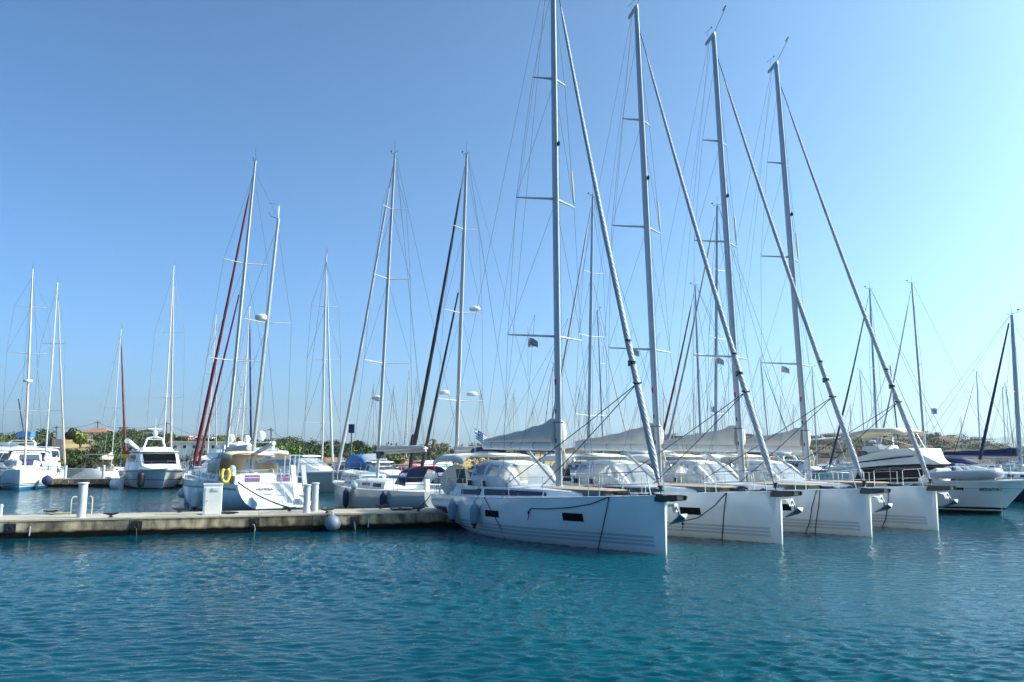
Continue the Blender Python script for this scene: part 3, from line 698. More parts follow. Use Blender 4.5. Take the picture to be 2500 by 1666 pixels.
# ---------------------------------------------------------------- the four big striped yachts
AL = radians(29)
def bow_rot(al): return atan2(-cos(al), sin(al))     # local +x points to the bow, bow towards camera-right
RZ = bow_rot(AL)
XH = dict(L=12.3, B=4.1, fb=(1.60, 1.34, 1.22), tw=.80, rake=.03, srake=-.12, zk=-.55, zs=.34, full=.62, bown=1.5)
WIN = []
ORD = ['nearest', 'second', 'third', 'farthest']
def xyacht(i, bowpx, md, lean):
    b = atZ(bowpx[0], bowpx[1], 0)
    r = empty('sailing_yacht', b, RZ, '%s of the four big white sloops with triple grey hull stripe, %s' % (ORD[i], ['its whole near side in blue shade', 'bow just right of the nearest one', 'between the second and the farthest one', 'bow in front of the big motor yacht']), 'sailing yacht'.split()[1] if 0 else 'sailboat', 'row of four white striped sloops')
    # labels are completed below
    h = Hull(**XH); r.update_tag()
    h.mesh(44, 16).build('hull', 'hull_striped', r, 40)
    h.deck().build('deck', 'deck', r, 30)
    for sd_ in (1, -1):
        MB().tube([h.edge(-x * h.L, sd_, .0, .0) for x in [k / 30 for k in range(31)]], .022, 5).build('toe_rail', 'alu' if 0 else 'white', r)
        if not WIN:
            for (xa, xb, ya, yb) in ((1373, 1423, 1258, 1271), (1187, 1219, 1249, 1261), (1073, 1091, 1239, 1249)):
                p0 = on_hull(r, h, xa, yb, -1, 0); p1 = on_hull(r, h, xb, ya, -1, 0); WIN.append((-p0.x / h.L, -p1.x / h.L, p0.z + .0, p1.z + .02))
        for s0, s1, z0, z1 in [(a_, min(b_, a_ + .09) if a_ < .8 else min(a_ + .03, b_), c_, d_) for a_, b_, c_, d_ in WIN]:
            h.patch(s0, s1, z0, z1, sd_, parent=r)
        MB().tube([h.pt(.45, 1.19, sd_, -.02), h.pt(.45, 1.19, sd_, .02)], .035, 8).build('fitting', 'steel', r)
    # coachroof running aft into the cockpit coamings
    def roof(st):
        rings = []
        for x, hw, ht, tp in st:
            z = h.sheer(h.s_at(x)) - .05; t = z + ht
            rings.append([(x, hw, z), (x, hw * .985, z + ht * .45), (x, hw * .9, z + ht * .88), (x, hw * .74, t), (x, 0, t + .05), (x, -hw * .74, t), (x, -hw * .9, z + ht * .88), (x, -hw * .985, z + ht * .45), (x, -hw, z)])
        return rings
    st = [(-3.05, .55, .06, 1), (-3.2, .75, .17, 1), (-3.6, .92, .25, 1), (-4.4, 1.08, .30, 1), (-5.6, 1.22, .36, 1), (-7.2, 1.34, .42, 1), (-8.7, 1.40, .44, 1)]
    MB().loft(roof(st)).build('coachroof', 'white', r, 40)
    fo = [(-2.3, .36), (-2.42, .48), (-3.0, .60), (-4.2, .74), (-5.6, .8)]
    MB().loft([[(x, w_, 1.40), (x, w_ * .97, 1.665), (x, -w_ * .97, 1.665), (x, -w_, 1.40)] for x, w_ in fo]).build('forward_coachroof', 'smoke', r, 30)
    q = MB(); q.loft([[(x + (.1 if i == 0 else 0), w_ * k * 1.02, 1.67 + .035 * (1 - k * k)) for k in (-1, -.5, 0, .5, 1)] + [(x + (.1 if i == 0 else 0), w_ * k * 1.02, 1.655) for k in (1, 0, -1)] for i, (x, w_) in enumerate(fo)])
    q.build('teak_top', 'teak', r, 40)
    for sd_ in (1, -1):
        g = []
        for x in [-8.7 - k * .25 for k in range(10)]:
            z = h.sheer(h.s_at(x)) - .04; ht = .39 if x > -10.3 else lerp(.39, .08, (-10.3 - x) / .7)
            hw = 1.40 + .05 * (-8.7 - x)
            g.append([(x, sd_ * hw, z), (x, sd_ * (hw - .03), z + ht), (x, sd_ * (hw - .3), z + ht), (x, sd_ * (hw - .34), z)])
        MB().loft(g).build('cockpit_coaming', 'white', r, 40)
        for x0, x1 in ((-4.5, -6.0), (-6.06, -8.2), (-8.5, -9.9)):
            g = []
            for k in range(9):
                x = lerp(x0, x1, k / 8)
                xs_ = [s_[0] for s_ in st]; hw = None
                for a, b_ in zip(st, st[1:]):
                    if b_[0] <= x <= a[0]: u = (x - a[0]) / (b_[0] - a[0]); hw = lerp(a[1], b_[1], u); ht = lerp(a[2], b_[2], u)
                if hw is None: hw = 1.40 + .05 * (-8.7 - x); ht = .40
                z = h.sheer(h.s_at(x)) - .05; e = .35 if k == 0 and x0 == -4.5 else 1
                g.append([(x, sd_ * (hw + .008), z + .10), (x, sd_ * (hw * .985 + .012), z + ht * (.45 + .3 * e) * (.95)), (x, sd_ * (hw * .96), z + ht * (.45 + .3 * e) * .9), (x, sd_ * (hw * .97), z + .10)])
            MB().loft(g).build('side_window', 'navyglass', r, 0)
    # sprayhood
    zc = h.sheer(.6) + .33
    canopy(r, 'sprayhood', [(-6.75, 1.02, zc - .02, .10), (-7.2, 1.10, zc - .02, .52), (-7.55, 1.14, zc - .03, .80), (-7.7, 1.16, zc - .05, .86), (-8.5, 1.20, zc - .1, 1.0), (-8.62, 1.20, zc - .1, 1.01), (-9.5, 1.22, zc - .15, 1.06), (-9.6, 1.22, zc - .15, 1.05)],
           'canvaswhite', 'pvc', lambda i, j: (i in (0, 1) and j not in (0, 13, 4, 9)) or (i in (3, 5) and j in (1, 2, 3, 10, 11, 12)), n=14, pw=.5)
    # bimini
    zb = h.sheer(.9) + 1.38
    canopy(r, 'bimini', [(-9.5, 1.62, zb - .22, .34), (-10.3, 1.7, zb - .10, .30), (-11.4, 1.7, zb - .12, .30), (-12.2, 1.62, zb - .3, .34)], 'canvaswhite', n=12, pw=.45)
    q = MB()
    for x in (-9.5, -10.9, -12.2):
        z = h.sheer(h.s_at(x)); q.tube([(lerp(x, -10.9, .6), 1.62, z), (x, 1.6, zb - .15), (x, 1.2, zb + .08), (x, -1.2, zb + .08), (x, -1.6, zb - .15), (lerp(x, -10.9, .6), -1.62, z)], .016, 6)
    q.build('bimini_frame', 'steel', r)
    # wheels, winches, hatch
    for sd_ in (1, -1):
        c = Vector((-11.1, sd_ * 1.12, h.sheer(.88) + .50))
        o = MB().tube([c + Vector((.0, .62 * cos(a) * .98, .62 * sin(a))) for a in [k * pi / 14 for k in range(29)]], .022, 6).build('steering_wheel', 'fenderwhite', r)
        MB().lathe([(.60, -.01), (.62, .0), (.60, .012)], n=28).build('wheel_cover', 'boxwhite', o, 60, loc=None)
        cv = o.children[0]; cv.rotation_euler = (0, pi / 2, 0); cv.location = c
        MB().box(c + Vector((.25, 0, -.35)), (.3, .28, .75)).build('steering_pedestal', 'white', r, 0)
        for x in (-8.3, -9.4):
            MB().lathe([(.1, 0), (.075, .05), (.07, .12), (.09, .17), (.05, .19)], c=(x, sd_ * 1.36, h.sheer(.7) + .36), n=12).build('winch', 'black', r)
        MB().lathe([(.03, 0), (.03, .05)], c=h.edge(-7.9, sd_, .2, .0), n=8).build('cleat', 'steel', r)
    MB().box((-1.55, 0, h.sheer(.12) + .045), (.55, .5, .06)).build('deck_hatch', 'smoke', r, 0)
    for x, y in ((-1.15, .42), (-1.15, -.42)):
        MB().tube([h.edge(x, 1 if y > 0 else -1, .15, .0) + Vector((-.12, 0, .05)), h.edge(x, 1 if y > 0 else -1, .15, .0) + Vector((.0, 0, .09)), h.edge(x, 1 if y > 0 else -1, .15, .0) + Vector((.12, 0, .05))], .03, 6).build('bow_cleat', 'black', r)
    # outboard bracket / covered engine on the rail
    MB().loft([[(x + dx, -1.45 + dy, z) for dx, dy in ((-.14, -.12), (.14, -.12), (.14, .12), (-.14, .12))] for x, z in ((-9.9, 1.70), (-9.92, 1.82), (-10.0, 2.12), (-10.02, 2.22))]).build('outboard_motor', 'black', r, 50)
    # bowsprit, roller and anchor
    zb0 = h.sheer(0)
    q = MB()
    for sd_ in (1, -1):
        q.loft([[(x, sd_ * .155 + y_, z) for y_, z in ((-.02, zb0 + .02), (.02, zb0 + .02), (.02, b0), (-.02, b0))] for x, b0 in ((-.95, zb0 - .13), (-.85, zb0 - .17), (.05, zb0 - .17), (.62, zb0 - .11), (.68, zb0 - .06))])
    q.box((-.12, 0, zb0 - .055), (1.5, .28, .1)); q.build('bowsprit', 'black', r, 0)
    MB().lathe([(.035, -.03), (.035, .03)], c=(-.86, -.18, zb0 - .1), n=10).build('sprit_bolt', 'fenderwhite', r).rotation_euler = (0, 0, 0)
    MB().plate([(.08, .05, zb0 - .23), (.42, .05, zb0 - .2), (.44, .05, zb0 - .42), (.36, .05, zb0 - .44), (.3, .05, zb0 - .3)], (0, -.1, 0)).build('anchor_roller', 'steel', r, 0)
    an = MB().tube([(.1, 0, zb0 - .28), (.42, 0, zb0 - .26), (.52, 0, zb0 - .42), (.5, 0, zb0 - .62)], [.02, .028, .03, .03], 6, flat=.7).build('anchor', 'anchorgrey', r)
    q = MB(); T = Vector((.12, 0, zb0 - .75)); A_ = Vector((.78, 0, zb0 - .50))
    q.plate([T, Vector((.5, .17, zb0 - .63)), A_ + Vector((-.05, .12, .05)), A_ + Vector((0, 0, -.05)), A_ + Vector((-.05, -.12, .05)), Vector((.5, -.17, zb0 - .63))], (.01, 0, -.03)); q.build('fluke', 'anchorgrey', an, 0)
    # rig
    zr = h.sheer(.45) + .30
    rg = rig(r, h, md, zr, 20.95, lean, spr=((.262, 1.5, .77), (.514, 1.2, .66), (.745, .68, .36)), mw=.20, mm='alu', furl='sailgrey', boom=(5.3, 3.0, 'covergrey', .95, .14), bow_x=-.2, lod=0, frac=.937, fr=.084, wr=.0065, taper=.75)
    P = lambda z: mast_pt(rg, z)
    MB().ball(P(14.0 - .45) + Vector((.2, .03, 0)), (.07, .05, .1), 8, 6).build('steaming_light', 'black', r)
    MB().box(P(5.2) + Vector((0, -.103, 0)), (.10, .01, .12)).build('rating_sticker', 'flagred', r, 0)
    o = MB().box(P(4.0) + Vector((0, .0, -.2)), (.33, .22, .03)).build('mast_band', 'black', r, 0)
    # sun strip tube hanging on a shroud
    tip = P(zr + (20.95 - zr) * .514) + Vector((-.66, 1.2, .3)); MB().tube([tip, tip + Vector((.05, -.12, 1.1))], .035, 6).build('radar_reflector', 'tan', r)
    # jib sheets from the furled clew to the deck
    cl = Vector((-.2, 0, zb0)).lerp(P(zr + (20.95 - zr) * .937), .175)
    for x, y in ((-6.9, -1.25), (-5.0, -.95)):
        MB().tube(arc(cl, (x, y, h.sheer(.5) + .38), .05, 8), .014, 5).build('jib_sheet', 'rope', r)
    MB().tube([cl + Vector((.12 * cos(a), .12 * sin(a), .02 * sin(2 * a))) for a in [k * pi / 6 for k in range(13)]], .022, 5).build('clew_lashing', 'rope', r)
    sq = MB().box(Vector((-.2, 0, zb0)).lerp(P(zr + (20.95 - zr) * .937), .208) + Vector((-.03, -.125, 0)), (.1, .02, .17)).build('sailmaker_patch', 'navyglass', r, 0)
    MB().lathe([(.025, -.011), (.045, -.011), (.045, .011), (.025, .011)], n=12).build('patch_emblem', 'teal', sq, 0).location = Vector((-.2, 0, zb0)).lerp(P(zr + (20.95 - zr) * .937), .208) + Vector((-.03, -.128, 0)); sq.children[0].rotation_euler = (pi / 2, 0, 0)
    rails(r, h, [-2.3, -4.0, -5.6, -7.2, -8.8, -10.4, -11.6], .62, r=.0125)
    return r, h, rg
XB = []
for i, (bp, md, off) in enumerate([((1629, 1357), 5.45, (-.15, .0)), ((1912.5, 1330), 5.85, (-.72, .0)), ((2131, 1313), 5.85, (-.70, .0)), ((2293, 1296), 5.85, (-.68, 0))]):
    XB.append(xyacht(i, bp, md, off))
for (r, h, rg), lb in zip(XB, ['nearest of the four white striped sloops, near side in blue shade, two fenders hanging', 'second of the four striped white sloops, counted from the nearest', 'third of the four striped white sloops, counted from the nearest', 'farthest of the four striped white sloops, bow before the big motor yacht']): r['label'] = lb
X1, H1, _ = XB[0]
# fenders on the nearest yacht
for px, py, lb in ((1106, 1221, 'left of two blue covered fenders on the nearest striped yacht'), (1157, 1227, 'right of two blue covered fenders on the nearest striped yacht')):
    p = on_hull(X1, H1, px, py, -1, .17); tp = H1.edge(p.x, -1, .03, .12); o = fender(world(X1, p), Vector(world(X1, tp)), 'fender', lb, 'blue covered fenders', r=.155, L_=.72)
    # lanyard end was given in world space
# mooring ropes on the hulls
def hull_rope(bt, pts, lab, m='rope', r=.014, extra_end=None, knot=False):
    root, h, _ = bt; ps = [world(root, on_hull(root, h, a, b, -1, .03)) for a, b in pts]
    out = []
    for a, b in zip(ps, ps[1:]):
        out += [a.lerp(b, k / 4) for k in range(4)]
    out.append(ps[-1])
    if extra_end: out.append(out[-1] + Vector(extra_end))
    q = MB(); q.tube(out, r, 6)
    if knot:
        e = out[-1]; q.ball(e + Vector((0, -.03, -.03)), .04, 8, 6); q.tube([e, e + Vector((0, -.03, -.14)), e + Vector((-.03, -.03, -.26))], r, 5)
    return tag(q.build('mooring_rope', m), lab, 'rope')
hull_rope(XB[0], [(1183, 1206), (1200, 1245), (1218, 1285), (1234, 1320)], 'dark line from midship cleat of the nearest striped yacht down into the water', extra_end=(0, -.02, -.25))
hull_rope(XB[0], [(1489, 1207), (1440, 1232), (1390, 1241), (1340, 1243), (1294, 1241), (1292, 1250)], 'dark rope sagging along the side of the nearest yacht from its bow, knotted end', knot=True)
hull_rope(XB[0], [(1489, 1208), (1481, 1245), (1470, 1300), (1459, 1345)], 'dark rope from bow of the nearest yacht straight down into the water', extra_end=(0, -.02, -.3))
hull_rope(XB[1], [(1772, 1202), (1745, 1235), (1705, 1264), (1668, 1272), (1665, 1277)], 'dark rope sagging along the side of the second striped yacht, knotted end', knot=True)
hull_rope(XB[1], [(1772, 1202), (1768, 1240), (1762, 1290), (1759, 1318)], 'dark rope straight down the bow of the second striped yacht into the water', extra_end=(0, -.02, -.3))
hull_rope(XB[2], [(1990, 1198), (1986, 1235), (1978, 1275), (1965, 1304)], 'left of two dark ropes down the bow of the third striped yacht', extra_end=(-.1, -.02, -.25))
hull_rope(XB[2], [(2004, 1196), (2000, 1235), (1994, 1275), (1990, 1306)], 'right of two dark ropes down the bow of the third striped yacht', extra_end=(0, -.02, -.25))
hull_rope(XB[3], [(2172, 1193), (2168, 1235), (2160, 1270), (2152, 1292)], 'dark doubled rope down the bow of the farthest striped yacht', extra_end=(0, -.02, -.25))
# stern lines of the nearest yacht to the pontoon
c1 = on_pont(1022, off=.3, z=PH + .12); q = MB(); q.tube(arc(world(X1, H1.pt(1, 1.2, -1)), c1, .05, 8), .018, 6); tag(q.build('stern_line', 'rope'), 'dark stern line from the nearest striped yacht to the end cleat', 'rope')

for (r_0, h_0, _), lb in zip(XB, ('nearest', 'second', 'third', 'farthest')):
    coil(world(r_0, (-1.45, -.40, h_0.sheer(.12) + .03)), .24, .14, 5, 'rope', 'tangle of black rope on the bow deck of the %s striped yacht' % lb, 9)
# pennants under the port spreaders
def pennant(p, m, lab, s=.36, grp='small white pennants under the spreaders'):
    g = [[Vector(p) + Vector((s * (u * .9), .04 * sin(u * 5), -.42 * s - .1 * s * u + v * s * (.8 - .25 * u) + .03 * sin(u * 4))) for v in (0, .5, 1)] for u in [k / 6 for k in range(7)]]
    o = MB().sheet(g, .004).build('pennant', m); tag(o, lab, 'flag', grp)
    MB().tube([Vector(p) + Vector((0, 0, .5)), Vector(p) + Vector((0, 0, -1.2))], .005, 4).build('halyard', 'wire', o)
    return o
for k, px, py, lb in ((0, 1289, 834, 'small white pennant flying under the spreader of the nearest striped yacht'), (1, 1538, 858, 'small white pennant half hidden by the furled sail of the nearest yacht'), (3, 1907, 901, 'small white pennant right of the third big mast, under the farthest sloop spreader'), (2, 1746, 880, 'faint white pennant beside the third big mast')):
    r0 = XB[k][0]; c = world(r0, (-6.2, -.9, 0)); o = pennant(atY(px, py, c.y), 'sailgrey', lb, .38)
    if k == 0:
        e = atY(px + 9, py + 8, c.y - .06); MB().tube([e + Vector((-.1, 0, -.08)), e + Vector((.1, 0, -.05)), e + Vector((0, 0, .1)), e + Vector((-.1, 0, -.08))], .012, 4).build('emblem', 'smoke', o)
# ---------------------------------------------------------------- other sailing boats
def ll(root, dx_world, dy_world=0.0):
    """world lean of the mast head as local offset"""
    v = Matrix.Rotation(-root.rotation_euler.z, 3, 'Z') @ Vector((dx_world, dy_world, 0)); return (v.x, v.y)
def cabin(root, h, x0, x1, hw, ht, m='grp', wins=4, wm='smoke', nose=.8):
    rings = []
    for x, k, t in ((x0, .35, .15), (x0 - nose * .4, .6, .6), (x0 - nose, .8, .85), (lerp(x0, x1, .5), 1, 1), (x1, 1, 1.02)):
        z = h.sheer(h.s_at(x)) - .05; t *= ht
        rings.append([(x, hw * k, z), (x, hw * k * .93, z + t * .85), (x, hw * k * .8, z + t), (x, 0, z + t * 1.12), (x, -hw * k * .8, z + t), (x, -hw * k * .93, z + t * .85), (x, -hw * k, z)])
    o = MB().loft(rings).build('coachroof', m, root, 40)
    for sd_ in (1, -1):
        a, b = x0 - nose, x1 + .15
        for k in range(wins):
            xa = lerp(a, b, (k + .12) / wins); xb = lerp(a, b, (k + .85) / wins); g = []
            for x in (xa, xb):
                u = max(0, min(1, (x - (x0 - nose)) / (lerp(x0, x1, .5) - (x0 - nose)))); w_ = hw * lerp(.8, 1, u); t = ht * lerp(.85, 1, u); z = h.sheer(h.s_at(x)) - .05
                g.append([Vector((x, sd_ * (w_ * (1 - .07 * f / .85) + .006), z + t * f)) for f in (.32, .72)])
            q = MB(); q.sheet(g, .012 * (1 if sd_ < 0 else -1)); q.build('cabin_window', wm, o, 0)
    return o
def hood(root, h, x0, hw, m='navy', ht=.75, ln=1.4, wm='pvc', rise=.3):
    z = h.sheer(h.s_at(x0)) + rise
    canopy(root, 'sprayhood', [(x0, hw * .9, z, .08), (x0 - .5, hw, z, ht * .85), (x0 - .58, hw, z, ht * .9), (x0 - ln, hw * 1.04, z - .05, ht * 1.05)], m, wm, lambda i, j: i == 0 and j not in (0, 11, 5, 6) or (i == 2 and j in (1, 10)), n=12, pw=.55)
def bimini(root, h, x0, x1, hw, m='navy', ht=1.9, crown=.28):
    z = h.sheer(h.s_at(x0)) + ht - crown
    canopy(root, 'bimini', [(x0, hw * .95, z - .06, crown), (lerp(x0, x1, .3), hw, z, crown * 1.1), (lerp(x0, x1, .7), hw, z, crown * 1.1), (x1, hw * .95, z - .06, crown)], m, n=10, pw=.5)
    q = MB()
    for x in (x0, x1):
        for s in (1, -1): q.tube([(lerp(x, (x0 + x1) / 2, .7), s * hw, z - ht + .3), (x, s * hw * .96, z)], .014, 5)
    q.build('bimini_frame', 'steel', root)

def sailboat(label, bow, rz, L=12, B=3.9, fb=(1.45, 1.2, 1.15), hm='hull_plain', md=5.0, top=18, dxl=0.0, canvas='navy', furl='whitemast', cover='navy', mm='whitemast', lod=1,
             bim=True, hoodm=None, group=None, cat='sailboat', srake=.0, rake=.7, boomz=None, spr=None, mw=.13, fr=.07, extra=None, dome=None, ket=None, wr=.009, rooph=.42, frac=.96, spec=None, tw=.68, zs=.25, backstay=True, bl=4.3, hm_=.45, fender_m='fenderwhite', nf=2, topgear=True, hullrake=None):
    r = empty('sailboat', bow, rz, label, cat, group)
    k = L / 12; h = Hull(L, B, fb, tw=tw, rake=rake, srake=srake, zs=zs, zk=-.5)
    h.mesh(22 if lod else 36, 8 if lod else 14).build('hull', hm, r, 40); h.deck(ns=12).build('deck', 'deck', r, 30)
    cabin(r, h, -2.4 * k, -8.0 * k, B * .30, rooph, wins=4 if lod < 2 else 3)
    if hoodm or canvas: hood(r, h, -7.3 * k, B * .27, hoodm or canvas, ht=.7, ln=1.3, rise=rooph * .8)
    if bim: bimini(r, h, -9.3 * k, -11.5 * k, B * .40, canvas, ht=1.95)
    z0 = h.sheer(md / L) + rooph
    boom = (bl * k, z0 + (boomz or .9), cover, hm_, .18) if cover else None
    sp_ = spr if spr is not None else ((.36, 1.05, .15), (.66, .85, .12))
    rg = rig(r, h, md, z0, top, ll(r, dxl), spr=sp_, mw=mw, mm=mm, furl=furl, boom=boom, bow_x=-.25, lod=max(1, lod), fr=fr, extra_furl=extra, dome=dome, wr=wr, frac=frac, backstay=backstay, topgear=topgear)
    if lod < 2: rails(r, h, [-1.6 * k, -3.6 * k, -5.6 * k, -7.6 * k, -9.6 * k], .6, lod=1, r=.014)
    else:
        for sd_ in (1, -1): MB().tube([h.edge(-x * k, sd_, .08, .6) for x in (.2, 2, 4, 6, 8, 10, 11.5)], .012, 4).build('guard_rail', 'steel', r)
    MB().box((-L * .83, 0, h.sheer(.83) + .2), (.18, .2, .6)).build('steering_pedestal', 'white', r, 0)
    return r, h, rg
RZL = atan2(.81, -.588)   # bow pointing away to the left, stern on our pontoon
def back(px, py, z, deg=0): return atZ(px, py, z)

# ketch moored stern-to on the far side of the pontoon
st = Vector((-11.35, 39.3, 0)); rzh = atan2(.81, -.588); Lh = 14.0
bw = st + Vector((cos(rzh), sin(rzh), 0)) * Lh
HR, HH, hrg = sailboat('white ketch moored stern-to, purple stripe, beige cockpit tent, dark red furled sails', bw, rzh, L=Lh, B=4.1, fb=(1.85, 1.5, 1.42), hm='hull_purple', md=6.6, top=19.6, dxl=.9, canvas=None, furl='red', cover=None, lod=1, bim=False,
    mw=.17, fr=.10, srake=1.25, tw=.80, zs=.1, spr=((.34, 1.6, .2), (.655, 1.25, .15)), extra=(-1.3, .62, 'red', .075), rooph=.5, rake=1.2, backstay=False, topgear=True, mm='whitemast', wr=.008)
def mizzen(root, h, x, z0, zt, lean, mm='whitemast', mw=.12):
    b = Vector((x, 0, z0)); t = Vector((x + lean[0], lean[1], zt)); q = MB().tube([b, b.lerp(t, .6), t], [mw * .8, mw * .75, mw * .55], 10); o = q.build('mizzen_mast', mm, root, 60)
    c = b.lerp(t, .58)
    for s in (1, -1):
        tip = c + Vector((-.1, s * 1.25, .1)); MB().tube([c, tip], .03, 6).build('spreader', mm, o); wires('shroud', root, [h.edge(x - .3, s, .1), tip, b.lerp(t, .97)], .008); wires('shroud', root, [h.edge(x + .8, s, .1), b.lerp(t, .56)], .008)
    wires('stay', root, [t, mast_pt(hrg, 19.0)], .007)
    return b, t, o
b_, t_, mz = mizzen(HR, HH, -10.95, HH.sheer(.75) + .4, 15.1, ll(HR, .85), mw=.13)
c = b_.lerp(t_, .60) + Vector((.2, .25, 0)); MB().lathe([(.05, -.1), (.30, -.09), (.34, 0), (.32, .12), (.2, .2), (.02, .22)], c=c, n=16).build('radar_dome', 'dome', mz)
MB().tube([t_, t_ + Vector((.3, .3, .15)), t_ + Vector((.4, .4, .4))], .02, 5).build('wind_sensor', 'steel', mz)
MB().tube([t_ + Vector((0, 0, 0)), t_ + Vector((0, 0, .7)), t_ + Vector((.2, .3, .85)), t_ + Vector((.35, .5, .8))], .012, 5).build('antenna', 'steel', mz)
yH = 1.0
e = Vector((*[0, 0, 0],)); 
bz = HH.sheer(.5) + 1.55
MB().tube([(-6.9, 0, bz), (-10.5, 0, bz + .1)], .17, 10, flat=.9).build('main_boom', 'whitemast', HR)
MB().tube([b_ + Vector((-.15, 0, .95)), b_ + Vector((-3.1, 0, 1.5))], [.09, .12], 10, flat=.9).build('mizzen_boom', 'whitemast', HR)
# beige windscreen tent + canopy
zc = HH.sheer(.7) + .45
canopy(HR, 'cockpit_tent', [(-7.6, 1.25, zc, .1), (-8.1, 1.35, zc, .75), (-8.25, 1.4, zc, .82), (-9.4, 1.45, zc, .95), (-10.6, 1.5, zc - .05, .95)], 'beige', 'pvc', lambda i, j: (i == 0 and j not in (0, 5, 6, 11)) or (i in (2, 3) and j in (1, 2, 9, 10)), n=12, pw=.45)
canopy(HR, 'sun_awning', [(-10.2, 1.5, zc + .72, .32), (-11.2, 1.55, zc + .75, .34), (-12.4, 1.5, zc + .65, .34)], 'beige', n=10, pw=.4)
MB().loft([[(x, s_ * 1.45, HH.sheer(.85) - .05 + z_) for s_, z_ in ((1, 0), (.97, .42), (.8, .52), (-.8, .52), (-.97, .42), (-1, 0))] for x in (-9.8, -12.6, -13.0)]).build('aft_cabin', 'white', HR, 30)
for y0, y1 in ((.25, .95), (-1.25, -.6)):
    g = [[Vector((-13.01, y, HH.sheer(1) + z)) for z in (.08, .4)] for y in (y0, y1)]; MB().sheet(g, -.02).build('aft_window', 'purple', HR, 0)
for x0, x1 in ((-12.4, -11.6), (-11.3, -10.4)):
    for s in (1, -1):
        MB().box(((x0 + x1) / 2, s * 1.43, HH.sheer(.85) + .2), (x1 - x0, .03, .24)).build('side_window', 'purple', HR, 0)
# stern: name, ladder, platform, davits, passerelle
zt_ = HH.sheer(1)
def stern_pt(y, z):
    p = HH.pt(1, z, 1); return Vector((p.x, y, z))
a1 = stern_pt(0, zt_); a0 = stern_pt(0, .4); tilt = atan2(a0.x - a1.x, a1.z - a0.z)
NM = Matrix.Rotation(-pi / 2, 3, 'Z') 
for s, sz, y, z, nm in (('HEMERA', .22, .85, 1.13, 'boat_name'), ('Valletta', .14, .62, .93, 'home_port')):
    p = stern_pt(y, z); t = text(nm, s, sz, 'smoke', HR, p + Vector((-.03, 0, 0)), (0, 0, 0), .004)
    ex = Vector((0, -1, 0)); ey = (stern_pt(0, zt_) - stern_pt(0, .4)).normalized(); ez = ex.cross(ey); Mx = Matrix((ex, ey, ez)).transposed(); t.rotation_euler = Mx.to_euler()
MB().box((-14.9, .35 - .35, .42), (1.0, 2.4, .12)).build('swim_platform', 'white', HR, 0)
for y in (.95, -1.2): MB().loft([[(-14.6, y + s, .45), (-14.6, y + s, .9), (-15.4, y + s, .62), (-15.4, y + s, .45)] for s in (-.2, .2)]).build('platform_step', 'white', HR, 20)
q = MB()
for y in (-.02, -.38): q.tube([(-15.0, y, .5), (-14.3, y, 1.5), (-14.0, y, 2.1), (-13.7, y, 2.15)], .02, 6)
for k in range(6): q.tube([(-14.9 + .16 * k, -.02, .65 + .25 * k), (-14.9 + .16 * k, -.38, .65 + .25 * k)], .016, 5)
q.build('boarding_ladder', 'steel', HR)
for y in (-.85, -1.35):
    q = MB(); q.loft([[(x + dx, y + dy, z) for dx, dy in ((-.06, -.11), (.06, -.11), (.06, .11), (-.06, .11))] for x, z in ((-14.95, .75), (-14.65, 1.4), (-14.4, 2.1), (-14.35, 2.3))]); q.build('passerelle', 'ribgrey' if y < -1 else 'fenderwhite', HR, 30)
q = MB()
for y in (-1.0, -1.25, -1.5, -1.7): q.tube([(-12.8, y, zt_), (-13.6, y + .25, zt_ + 1.3)], .025, 5)
q.build('davits', 'fenderwhite', HR)
ob = MB().lathe([(.05, 0), (.15, .02), (.17, .15), (.16, .4), (.1, .5), (.02, .52)], c=(-12.9, 1.55, zt_ + .35), n=14, sx=1.2).build('outboard_motor', 'fenderwhite', HR)
MB().box((-12.9, 1.55, zt_ + .1), (.1, .12, .6)).build('outboard_leg', 'black', ob, 0)
MB().tube([(-12.95 - .1, 1.9 + .17 * sin(a), zt_ + .42 - .34 * cos(a)) for a in [radians(-150 + 20 * k) for k in range(16)]], .075, 8).build('life_ring', 'yellow', HR)
rails(HR, HH, [-1.5, -3.8, -6.0, -8.0, -10.0, -12.0], .65, pulpit=True, pushpit=False, lod=1, r=.014)
MB().tube([HH.edge(-12.0, 1, .1, .65), HH.edge(-13.6, 1, .12, .65), (-13.75, 1.0, zt_ + .65), (-13.75, 0, zt_ + .65)], .016, 6).build('pushpit', 'steel', HR)
for px, py, lb in ((447, 1190, 'leftmost white round fender at the ketch bow quarter'), (459, 1190, 'middle long white fender on the ketch port side'), (478, 1193, 'right long white fender on the ketch port side, just left of the locker')):
    p = on_hull(HR, HH, px, py, 1, .2); fender(world(HR, p), world(HR, HH.edge(p.x, 1, .03, .1)), 'fenderwhite', lb, 'white fenders on the ketch', r=.19 if px > 450 else .28, L_=.95, ball=px < 450)
c1 = on_pont(706, off=PW - .9, z=PH + .14); q = MB(); q.tube(arc(world(HR, (-13.7, 1.5, zt_ + .08)), c1, .12, 10), .03, 6); tag(q.build('stern_line', 'rope'), 'dark stern line with steel spring from the ketch to the pontoon', 'rope')

